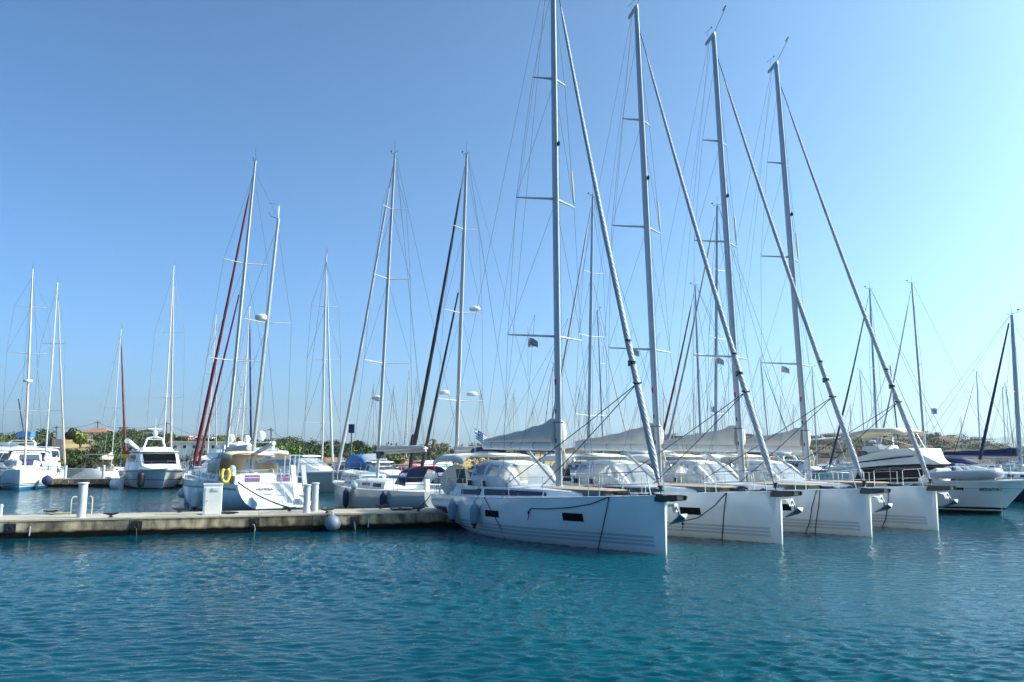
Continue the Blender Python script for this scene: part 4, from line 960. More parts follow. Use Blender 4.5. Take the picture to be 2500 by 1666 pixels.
# grey hulled yacht
st = Vector((-2.7, 36.6, 0)); d = Vector((-.60, .80, 0)).normalized(); rz = atan2(d.y, d.x); Lg = 12.0
GR, GH, grg = sailboat('grey hulled sloop lying behind the pontoon, bow left, navy sprayhood, dark boom cover', st + d * Lg, rz, L=Lg, B=3.9, fb=(1.42, 1.2, 1.18), hm='hull_grey', md=5.1, top=18.8, dxl=.55, canvas=None, furl='sailgrey', cover='covergrey', lod=1, bim=False,
    mw=.15, fr=.085, spr=((.34, 1.35, .5), (.60, 1.1, .42), (.82, .7, .3)), rooph=.42, rake=.35, dome=(.235, 0), wr=.008, hm_=.35, boomz=1.25, bl=4.6)
for c0, tp in (((-8.2, 1.2), 0),): hood(GR, GH, -8.7, 1.1, 'navy', ht=.85, ln=1.3, rise=.25)
MB().loft([[(x, y, 2.6 + z) for y, z in ((-.12, 0), (-.15, .25), (-.05, .6), (.05, .6), (.15, .25), (.12, 0))] for x in (-5.2, -5.75)]).build('mast_cover', 'black', GR, 40)
# inflatable on the foredeck
def dinghy(parent_pos, rz, L_, lab, m='canvaswhite', r_=.2, stripe=True, inverted=False):
    o = empty('inflatable_dinghy', parent_pos, rz, lab, 'dinghy'); w_ = L_ * .26
    pts = [(-L_ / 2, w_, 0), (0, w_, 0), (L_ * .22, w_ * .95, .02), (L_ * .40, w_ * .55, .08), (L_ * .47, 0, .13), (L_ * .40, -w_ * .55, .08), (L_ * .22, -w_ * .95, .02), (0, -w_, 0), (-L_ / 2, -w_, 0)]
    MB().tube(pts, [r_ * .55] + [r_] * 7 + [r_ * .55], 12).build('tube', m, o, 60)
    if stripe: MB().tube([(x, y + (.0 if y == 0 else (r_ + .003) * (1 if y > 0 else -1)), z) for x, y, z in pts[:3]], .025, 5).build('rubbing_strake', 'fender', o)
    if stripe: MB().tube([(x, y - r_ - .003, z) for x, y, z in pts[6:]], .025, 5).build('rubbing_strake', 'fender', o)
    MB().box((-.1 * L_, 0, r_ * .3), (L_ * .75, w_ * 1.7, .06)).build('floor', m, o, 0)
    MB().box((-L_ * .43, 0, .05), (.06, w_ * 1.8, .34)).build('transom', 'fender', o, 0)
    return o
dinghy(world(GR, (-3.3, 0, GH.sheer(.27) + .42)), rz, 2.6, 'white inflatable dinghy lashed on the foredeck of the grey yacht')
for px, py, lb in ((845, 1193, 'left dark navy fender on the grey yacht'), (936, 1203, 'right dark navy fender on the grey yacht')):
    p = on_hull(GR, GH, px, py, 1, .16); fender(world(GR, p), world(GR, GH.edge(p.x, 1, .03, .1)), 'navy', lb, 'navy fenders on the grey yacht', r=.15, L_=.85)
p = on_hull(GR, GH, 865, 1178, 1, .2); fender(world(GR, (p.x, p.y, 1.55)), world(GR, GH.edge(p.x, 1, .03, .6)), 'fenderwhite', 'small round white fender on the rail of the grey yacht', None, r=.17, ball=True)
# dark blue canvas yacht, next along
d2 = Vector((-.60, .80, 0)).normalized(); st = Vector((1.25, 38.6, 0))
NR, NHu, nrg = sailboat('sloop behind the nearest striped yacht with navy bimini and two black furled headsails', st + d2 * 12.4, rz, L=12.4, B=4.0, fb=(1.5, 1.3, 1.25), md=5.3, top=19.6, dxl=.45, canvas='navy', furl='black', cover='covergrey', lod=1, bim=False,
    mw=.18, fr=.11, spr=((.22, 1.45, .25), (.49, 1.25, .22), (.755, .85, .2)), extra=(-1.6, .62, 'black', .085), rooph=.45, wr=.008, boomz=1.15, hm_=.3, bl=4.8)
bimini(NR, NHu, -8.9, -11.8, 1.55, 'navy', ht=1.98, crown=.3)
for fz, s in ((.22, 1), (.22, -1), (.49, -1)):
    c = mast_pt(nrg, 2 + (19.6 - 2) * fz) + Vector((.0, s * .9, .22)); MB().lathe([(.05, -.1), (.26, -.09), (.30, -.02), (.29, .05), (.2, .12), (.02, .14)], c=c, n=16, sx=1.1).build('radar_dome', 'dome', NR)
# greek ensign
def striped_flag(p, rz, w_, h_, lab, greek=True, droop=.5, name='flag'):
    o = empty('ensign', p, rz, lab, 'flag')
    def cell(u0, u1, v0, v1, m, nm, dz=0.0):
        g = []
        for i in range(7):
            u = lerp(u0, u1, i / 6)
            g.append([Vector((w_ * u * .75, .08 * sin(u * 7) * w_ + dz, h_ * v - droop * u * w_)) for v in (v0, v1)])
        MB().sheet(g, .006).build(nm, m, o)
    for k in range(9): cell(0, 1, k / 9, (k + 1) / 9, 'flagblue' if k % 2 == 0 else 'flagwhite', 'stripe')
    cell(0, .38, 4 / 9, 1, 'flagblue', 'canton', -.012); cell(0, .38, .68, .77, 'flagwhite', 'cross', -.02); cell(.155, .225, 4 / 9, 1, 'flagwhite', 'cross', -.021)
    MB().tube([(0, 0, -1.3), (-.02, 0, h_ * 1.1)], .018, 6).build('flag_staff', 'steel', o)
    return o
striped_flag(atY(1160, 1070, 38.5), .1, .72, .46, 'blue and white striped ensign with cross flying above the boom end of the nearest yacht')

# left: white sloop bow-on
bA = atZ(46, 1198, 0); mp = atY(50, 1137, bA.y + 5.0); al = atan2(mp.x - bA.x, 5.0)
dirb = Vector((bA.x - mp.x, bA.y - mp.y, 0)); dirb = Vector((.46, -.89, 0)).normalized(); rzA = atan2(dirb.y, dirb.x)
tz = atY(90, 661, bA.y + 5)
AR, AH, arg = sailboat('white blue bottomed sloop lying bow-on at far left, rolled white sail on its foredeck', bA, rzA, L=12.5, B=4.2, fb=(1.72, 1.5, 1.4), hm='hull_bluebottom', md=4.9, top=tz.z, dxl=(tz.x - (bA.x - dirb.x * 4.9)), canvas='navy', furl=None, cover=None, lod=1, bim=True, mm='goldmast', mw=.17, spr=((.27, 1.8, .1), (.56, 1.75, .1), (.80, 1.3, .1)), rooph=.5, rake=.25, wr=.011, hoodm='navy')
MB().tube([(-1.6, -.2, AH.sheer(.1) + .55), (-2.4, -.7, AH.sheer(.1) + .6), (-3.4, -1.2, AH.sheer(.2) + .6)], [.22, .36, .3], 10).build('rolled_sail', 'canvaswhite', AR)
c = mast_pt(arg, 2 + (tz.z - 2) * .42); MB().lathe([(.05, -.1), (.36, -.09), (.4, 0), (.38, .08), (.02, .14)], c=c + Vector((.45, 0, 0)), n=14).build('radar_dome', 'dome', AR)
for px, py, lb, mm_ in ((116, 1160, 'round navy fender at the bow-on sloop starboard side', 'navy'),):
    fender(atY(px, py, bA.y + 3.2), atY(px, py - 9, bA.y + 3.4), mm_, lb, None, r=.42, ball=True)
# ---------------------------------------------------------------- motor yachts
def house(root, name, m, st, parent=None, rnd=.12, sm=40):
    """st: (x, half width low, z low, half width high, z high)"""
    rings = []
    for x, wl, zl, wh, zh in st:
        rings.append([(x, wl, zl), (x, lerp(wl, wh, .88), lerp(zl, zh, .88)), (x, wh * (1 - rnd), zh), (x, 0, zh + .04), (x, -wh * (1 - rnd), zh), (x, -lerp(wl, wh, .88), lerp(zl, zh, .88)), (x, -wl, zl)])
    return MB().loft(rings).build(name, m, parent or root, sm)
def glass(root, st, x0, x1, v0, v1, m='blackglass', name='side_window', parent=None, out=.012, n=4, sides=(1, -1)):
    def at(x):
        for a, b in zip(st, st[1:]):
            if b[0] <= x <= a[0]:
                u = (x - a[0]) / (b[0] - a[0]) if b[0] != a[0] else 0; return [lerp(p, q, u) for p, q in zip(a, b)]
        return st[0] if x > st[0][0] else st[-1]
    for s in sides:
        g = []
        for i in range(n + 1):
            x = lerp(x0, x1, i / n); _, wl, zl, wh, zh = at(x)
            g.append([Vector((x, s * (lerp(wl, wh, v) + out), lerp(zl, zh, v))) for v in (v0, v1)])
        MB().sheet(g, .02 * (1 if s < 0 else -1)).build(name, m, parent or root, 0)
def front_glass(root, a, b, v0, v1, k=.9, m='blackglass', name='windscreen', div=3, parent=None):
    """glass over the sloping face between station a (low, forward) and b (high, aft)"""
    for i in range(div):
        y0 = lerp(-1, 1, (i + .04) / div) * k; y1 = lerp(-1, 1, (i + .96) / div) * k; g = []
        for y in (y0, y1):
            g.append([Vector((lerp(a[0], b[0], v) + .03, y * lerp(a[1], b[1], v), lerp(a[2], b[2], v) + .03)) for v in (v0, v1)])
        MB().sheet(g, -.02).build(name, m, parent or root, 0)
def dome(root, c, r, m='dome', parent=None):
    MB().lathe([(r * .5, -r * 1.3), (r * .7, -r * 1.0), (r, -r * .6), (r, 0), (r * .85, r * .5), (r * .5, r * .85), (.02, r)], c=c, n=18).build('radar_dome', m, parent or root)
def rail(root, pts, r=.013, posts=None, zb=.6, name='guard_rail'):
    q = MB(); q.tube(pts, r, 6)
    for p in pts: q.tube([p, Vector(p) - Vector((0, 0, zb))], r, 5)
    q.build(name, 'steel', root)

# big motor yacht on the right
bA = atZ(2441, 1257, 0); RZM = bow_rot(radians(33)); LA = 12.8
dM = Vector((cos(RZM), sin(RZM), 0)); bowA = bA + dM * 1.5
AG = empty('motor_yacht', bowA, RZM, 'big white motor yacht at right, black wraparound windows, tan awning, Greek lettering on its bow', 'motor yacht')
AGH = Hull(LA, 4.3, (1.62, 1.36, 1.05), tw=.92, rake=1.5, zk=-.6, zs=-.4, flare=.28, full=.45, bown=1.1)
AGH.mesh(36, 14).build('hull', 'hull_argo', AG, 40); AGH.deck(dz=.0, inset=.06).build('deck', 'deck', AG, 30)
MB().tube([AGH.edge(-x * LA, 1, -.02, -.02) for x in [k / 24 for k in range(25)]], .05, 6).build('rubbing_strake', 'grp', AG); MB().tube([AGH.edge(-x * LA, -1, -.02, -.02) for x in [k / 24 for k in range(25)]], .05, 6).build('rubbing_strake', 'grp', AG)
def tr(px, py, y=1.75): return side_px(AG, px, py, -y)
zx, zy = 2204 / 520, 980
def zz(x, y): return (1980 + x / zx, zy + y / zx)
def ppoly(root, pts, y, name, m, x0=900, x1=1340, y1=.5, thin=None):
    near = []; far = []
    for a, b in pts:
        yy = lerp(y, min(y, y1), smooth((a - x0) / (x1 - x0))); p = side_px(root, *zz(a, b), -yy); near.append((p[0], -yy, p[1])); far.append((p[0], yy if thin is None else -yy + thin, p[1]))
    n = len(near); q = MB(); q.add(near + far, [tuple(range(n)), tuple(reversed(range(n, 2 * n)))] + [(i, (i + 1) % n, n + (i + 1) % n, n + i) for i in range(n)])
    return q.build(name, m, root, 25)
ppoly(AG, [(450, 640), (455, 585), (540, 562), (700, 520), (870, 488), (1010, 485), (1100, 528), (1190, 572), (1270, 610), (1335, 645), (1290, 655), (1100, 648), (760, 662), (480, 690)], 1.62, 'flybridge', 'grp')
ppoly(AG, [(452, 632), (860, 580), (1060, 562), (1062, 574), (880, 592), (455, 645)], 1.64, 'blue_stripe', 'navyglass', thin=.015)
ppoly(AG, [(470, 700), (490, 680), (1100, 650), (1240, 660), (1285, 692), (1200, 738), (1100, 805), (1100, 830), (440, 830), (455, 760)], 1.55, 'saloon_windows', 'blackglass')
ppoly(AG, [(400, 700), (480, 690), (470, 760), (430, 835), (390, 835)], 1.57, 'aft_pillar', 'grp')
ppoly(AG, [(1230, 715), (1290, 692), (1332, 716), (1280, 764), (1335, 805), (1335, 838), (1110, 838), (1110, 800)], 1.3, 'deckhouse_front', 'grp', 1150, 1340, .45)
ppoly(AG, [(390, 826), (1380, 826), (1500, 860), (1500, 930), (390, 930)], 1.35, 'coachroof', 'grp', 900, 1500, .5)
for a, b in (((530, 470), (690, 455)), ((700, 500), (800, 490))):
    pl = [(a[0], a[1]), (b[0], b[1]), (b[0] + 25, b[1] + 60), (a[0] - 10, a[1] + 75)]
    poly = [side_px(AG, *zz(*p), -1.0) for p in pl]; prism_side(poly, -1.0, 1.8).build('helm_seat', 'beige' if 0 else 'canvaswhite', AG, 20)
poly = [side_px(AG, *zz(*p), -1.3) for p in [(480, 520), (535, 515), (560, 555), (480, 585)]]; prism_side(poly, -1.3, .3).build('wicker_seat', 'brown', AG, 20)
# awning
xs = [tr(*zz(a, 330), .3)[0] for a in (385, 520, 700, 930, 1045)]; zt = tr(*zz(700, 283), 1.0)[1]
canopy(AG, 'flybridge_awning', [(xs[4], .95, zt - .45, .30), (xs[3], 1.1, zt - .22, .25), (xs[2], 1.15, zt - .2, .25), (xs[1], 1.1, zt - .35, .24), (xs[0], .95, zt - .62, .25)], 'tan', n=12, pw=.4, th=.015)
q = MB()
for s in (1, -1):
    xm, zm = tr(*zz(850, 500), 1.5); q.tube([(xm, s * 1.45, zm), (xs[3], s * 1.1, zt - .22)], .02, 6); q.tube([(xm + .3, s * 1.45, zm), (xs[1], s * 1.08, zt - .35)], .02, 6); q.tube([(xm - .5, s * 1.45, zm), (xs[4], s * .93, zt - .4)], .02, 6)
q.build('awning_frame', 'steel', AG)
pts = [AGH.edge(x, 1, .1, .78) for x in (.2, -1.2, -2.6, -4, -5.6, -7.2, -9)]; rail(AG, [AGH.edge(x, 1, .1, .75) for x in (0, -1.2, -2.6, -4, -5.6, -7.2, -9)], zb=.75); rail(AG, [AGH.edge(x, -1, .1, .75) for x in (0, -1.2, -2.6, -4, -5.6, -7.2, -9)], zb=.75)
p = on_hull(AG, AGH, 2353, 1195, -1); s_ = -p.x / LA; AGH.patch(s_ - .013, s_ + .012, p.z - .07, p.z + .07, -1, .008, 'porthole', 'blackglass', AG); AGH.patch(s_ - .010, s_ + .009, p.z - .075, p.z - .04, -1, .03, 'porthole_trim', 'fenderwhite', AG)
pa = on_hull(AG, AGH, 2388, 1196, -1, .012); pb = on_hull(AG, AGH, 2446, 1196, -1, .012)
ex = Vector((pb.x - pa.x, pb.y - pa.y, 0)).normalized(); sA = -pa.x / LA
up = (AGH.pt(sA, pa.z + .12, -1) - AGH.pt(sA, pa.z - .12, -1)).normalized(); ez = ex.cross(up).normalized(); up = ez.cross(ex)
try:
    t = text('boat_name', '\u0391\u03a1\u0393\u03a9 \u039d.\u03a0. 7493', .23, 'black', AG, pa + ez * .03 - up * .03, (0, 0, 0), .01)
    wdt = max(v.co.x for v in t.data.vertices); t.scale = ((pb - pa).length / wdt, 1, 1); t.rotation_euler = Matrix((ex, up, ez)).transposed().to_euler()
except Exception as ex_: print('text', ex_)
p = side_px(AG, 2360, 1161, -.6); dn = dinghy(world(AG, (p[0] + .1, -.55, p[1] + .02)), RZM, 2.9, 'grey inflatable tender upside on the foredeck of the big motor yacht', 'ribgrey', .23, False)
q = MB(); e = on_hull(AG, AGH, 2438, 1180, -1, .05); f = world(AG, e); q.tube([f, f + Vector((.02, 0, -.8)), f + Vector((.03, -.02, -1.75))], .016, 5); tag(q.build('mooring_rope', 'rope_light'), 'pale mooring rope hanging from the bow of the big motor yacht', 'rope')
dome(AG, (-8.3, -1.3, 3.9), .01)

# generic motor yachts
def motor(label, bow, rz, L=12, B=4.2, fb=(1.9, 1.7, 1.5), hm='hull_plain', x0=-3.0, fly=True, top='arch', wm='smoke', m='grp', bim=None, domes=(), hh=1.25, cat='motor yacht', flare=.3, strip=None, fl=.95, rake=1.6, tw=.9, div=3):
    r = empty('motor_yacht', bow, rz, label, cat); h = Hull(L, B, fb, tw=tw, rake=rake, zk=-.5, zs=-.35, flare=flare, full=.42, bown=1.1)
    h.mesh(20, 9).build('hull', hm, r, 40); h.deck(dz=0, inset=.05, ns=12).build('deck', 'deck', r, 30)
    z = h.sheer(.4); w_ = B * .40
    st = [(x0 + .9, w_ * .5, z - .05, w_ * .45, z + .12), (x0, w_ * .85, z - .05, w_ * .75, z + .42), (x0 - 1.3, w_, z - .1, w_ * .80, z + hh), (x0 - 1.6, w_, z - .1, w_ * .82, z + hh + .04), (-L * .82, w_, z - .15, w_ * .85, z + hh)]
    house(r, 'deckhouse', m, st); front_glass(r, (st[1][0], w_ * .78, z + .42), (st[2][0], w_ * .8, z + hh), .08, .88, .92, wm, div=div)
    glass(r, st, x0 - 1.25, -L * .78, .50, .86, wm)
    zt = z + hh + .04
    if fly:
        xf = x0 - 1.9; s2 = [(xf + .5, w_ * .7, zt - .02, w_ * .6, zt + .12), (xf, w_ * .9, zt - .02, w_ * .82, zt + .55), (xf - .25, w_ * .92, zt - .02, w_ * .86, zt + .6), (-L * .86, w_ * .98, zt - .05, w_ * .95, zt + .38)]
        house(r, 'flybridge', m, s2); g = [[Vector((xf + .1 + dx, y * w_ * .8, zt + .5 + dz)) for dx, dz in ((0, 0), (-.35, .32))] for y in (-1, -.4, .4, 1)]; MB().sheet(g, .015).build('flybridge_screen', 'pvcdark', r, 0)
        zt += .5
    else:
        house(r, 'hardtop', m, [(x0 - 1.0, w_ * .8, zt + .03, w_ * .8, zt + .12), (-L * .8, w_ * .9, zt + .05, w_ * .9, zt + .14)], rnd=.05)
    if top == 'arch':
        xa = -L * .68
        q = MB()
        for s in (1, -1): q.loft([[(xa + a + dx, s * w_ * k + dy, zz_) for dx, dy in ((-.18, -.05), (.18, -.05), (.18, .05), (-.18, .05))] for a, k, zz_ in ((0, .9, zt - .4), (-.35, .75, zt + .5), (-.4, .6, zt + .65))])
        q.box((xa - .4, 0, zt + .68), (.4, w_ * 1.3, .1)); q.build('radar_arch', m, r, 30)
        MB().tube([(xa - .4, .3, zt + 1), (xa - .5, .3, zt + 2.6)], .015, 5).build('antenna', 'dome', r); MB().tube([(xa - .4, -.5, zt + 1), (xa - .5, -.5, zt + 2.2)], .015, 5).build('antenna', 'dome', r)
        zt2 = zt + .75
        for (y, rr, pz) in domes:
            MB().tube([(xa - .4, y, zt2 - .05), (xa - .4, y, zt2 + pz)], .06, 6).build('dome_post', m, r); dome(r, (xa - .4, y, zt2 + pz + rr), rr)
    if bim: 
        canopy(r, 'bimini', [(-L * .42, w_ * .85, zt + 1.1, .2), (-L * .55, w_ * .9, zt + 1.15, .25), (-L * .78, w_ * .85, zt + 1.05, .2)], bim, n=10, pw=.4)
        q = MB()
        for s in (1, -1): q.tube([(-L * .6, s * w_ * .88, zt), (-L * .45, s * w_ * .85, zt + 1.12)], .02, 5); q.tube([(-L * .6, s * w_ * .88, zt), (-L * .76, s * w_ * .85, zt + 1.08)], .02, 5)
        q.build('bimini_frame', 'steel', r)
    for s in (1, -1): rail(r, [h.edge(x, s, .1, .65) for x in (.3, -1.2, -2.6, -4.2, -6)], .02, zb=.65)
    MB().tube([h.edge(-x * L, 1, -.02, -.12) for x in [k / 16 for k in range(17)]], .04, 5).build('rubbing_strake', 'fender', r)
    MB().tube([h.edge(-x * L, -1, -.02, -.12) for x in [k / 16 for k in range(17)]], .04, 5).build('rubbing_strake', 'fender', r)
    return r, h
def dirz(dx, dy): return atan2(dy, dx)
b = atZ(408, 1195, 0); B1, B1h = motor('white motor yacht lying bow-on at left with wide dark windscreen and pointed radar mast', b + Vector((.2, -.9, 0)), dirz(.54, -.84), L=11.5, B=5.0, fb=(1.75, 1.6, 1.5), hm='hull_blueline', x0=-2.6, fly=False, hh=1.5, top=None, wm='blackglass', flare=.45, rake=1.4, div=1)
zb = 3.2; q = MB()
for s in (1, -1): q.tube([(-6.2, s * 1.05, zb), (-6.4, s * .62, zb + 1.25), (-6.4, 0, zb + 1.4)], .09, 8)
q.tube([(-6.4, -.8, zb + 1.15), (-6.4, .8, zb + 1.15)], .03, 6); q.build('radar_mast', 'grp', B1)
dome(B1, (-6.3, 0, zb + 1.75), .22); MB().tube([(-6.4, -.6, zb + 2.1), (-6.4, .6, zb + 2.1)], .05, 6).build('radar_scanner', 'dome', B1); MB().tube([(-6.4, 0, zb + 1.6), (-6.4, 0, zb + 3.1)], .02, 5).build('antenna', 'dome', B1)
house(B1, 'flybridge', 'grp', [(-4.6, 1.3, zb + .0, 1.1, zb + .15), (-5.1, 1.5, zb, 1.3, zb + .42), (-9, 1.6, zb, 1.5, zb + .3)])
MB().tube([(-7, -1.4, zb + .3), (-4.2, -2.6, zb + .95)], .24, 12).build('rolled_cover', 'canvaswhite', B1)
fender(atY(345, 1152, 70.5), atY(345, 1146, 70.6), 'black', 'black tyre shaped fender on the bow-on motor yacht', None, r=.3, L_=1.25)
for px, lb in ((283, 'big white round fender by the back pontoon, left of the bow-on motor yacht'), (296, 'white long fender beside the big round one at the motor yacht side')): fender(atY(px, 1166, 73.5), atY(px + 2, 1155, 74), 'fenderwhite', lb, None, r=.5 if px < 290 else .25, ball=px < 290, L_=1.4)
motor('white flybridge yacht with brown awning rim between the bow-on motor yacht and the ketch', atY(470, 1150, 70) * 1 + Vector((0, 0, -atY(470, 1150, 70).z)), dirz(-.25, -.97), L=14, B=5.4, fb=(1.9, 1.7, 1.5), x0=-3.6, hh=1.2, domes=((.3, .42, .2),), bim='brown' if 0 else None, m='white', wm='pvcdark')
p = atY(700, 1150, 67); motor('white flybridge yacht with two radar domes rising behind the ketch, bow to the right', Vector((p.x + 1.5, p.y, 0)), dirz(.80, -.6), L=13, B=4.6, fb=(1.75, 1.55, 1.4), x0=-3.4, hh=1.1, domes=((-.7, .3, .15), (.9, .3, .1)), m='white', wm='smoke')
p = atY(803, 1150, 64); motor('white sports cruiser with hardtop right of the ketch, behind the paired pedestals', Vector((p.x + 2.2, p.y, 0)), dirz(.93, -.36), L=11, B=3.8, fb=(1.7, 1.5, 1.3), x0=-3.2, fly=False, hh=1.15, top=None, hm='hull_grey', wm='pvcdark')
p = atY(60, 1150, 90); motor('white hardtop motor boat with dark windows behind the bow-on sloop at the far left', Vector((p.x + 2, 86, 0)), dirz(.35, -.94), L=12, B=5.5, fb=(2.0, 1.8, 1.6), x0=-2.5, fly=False, hh=1.9, top=None, wm='navyglass')
p = atY(-50, 1150, 76); LB, lbh = motor('white motor boat cut by the left edge with blue canvas and tall antenna', Vector((p.x, 76, 0)), dirz(.15, -.98), L=12, B=4.0, fb=(1.9, 1.7, 1.6), x0=-2.5, fly=True, hh=1.5, top='arch', domes=((.8, .3, .2),))
MB().box((-7, .9, 5.0), (1.2, 1.3, .5)).build('blue_canvas', 'blue', LB, 0); MB().tube([(-7, .8, 4.6), (-7, -.1, 8.6)], .06, 6).build('antenna', 'navy', LB)
# right of the big yacht
p = atY(2395, 1150, 58); motor('white sports cruiser with navy canopy just beyond the grey tender', Vector((p.x + 2.6, 56, 0)), dirz(.93, -.36), L=10, B=3.6, fb=(1.6, 1.5, 1.3), x0=-3.0, fly=False, hh=.75, top=None, wm='pvcdark', m='grp')
p = atY(2350, 1135, 58); r_ = bpy.data.objects[-1] if 0 else None
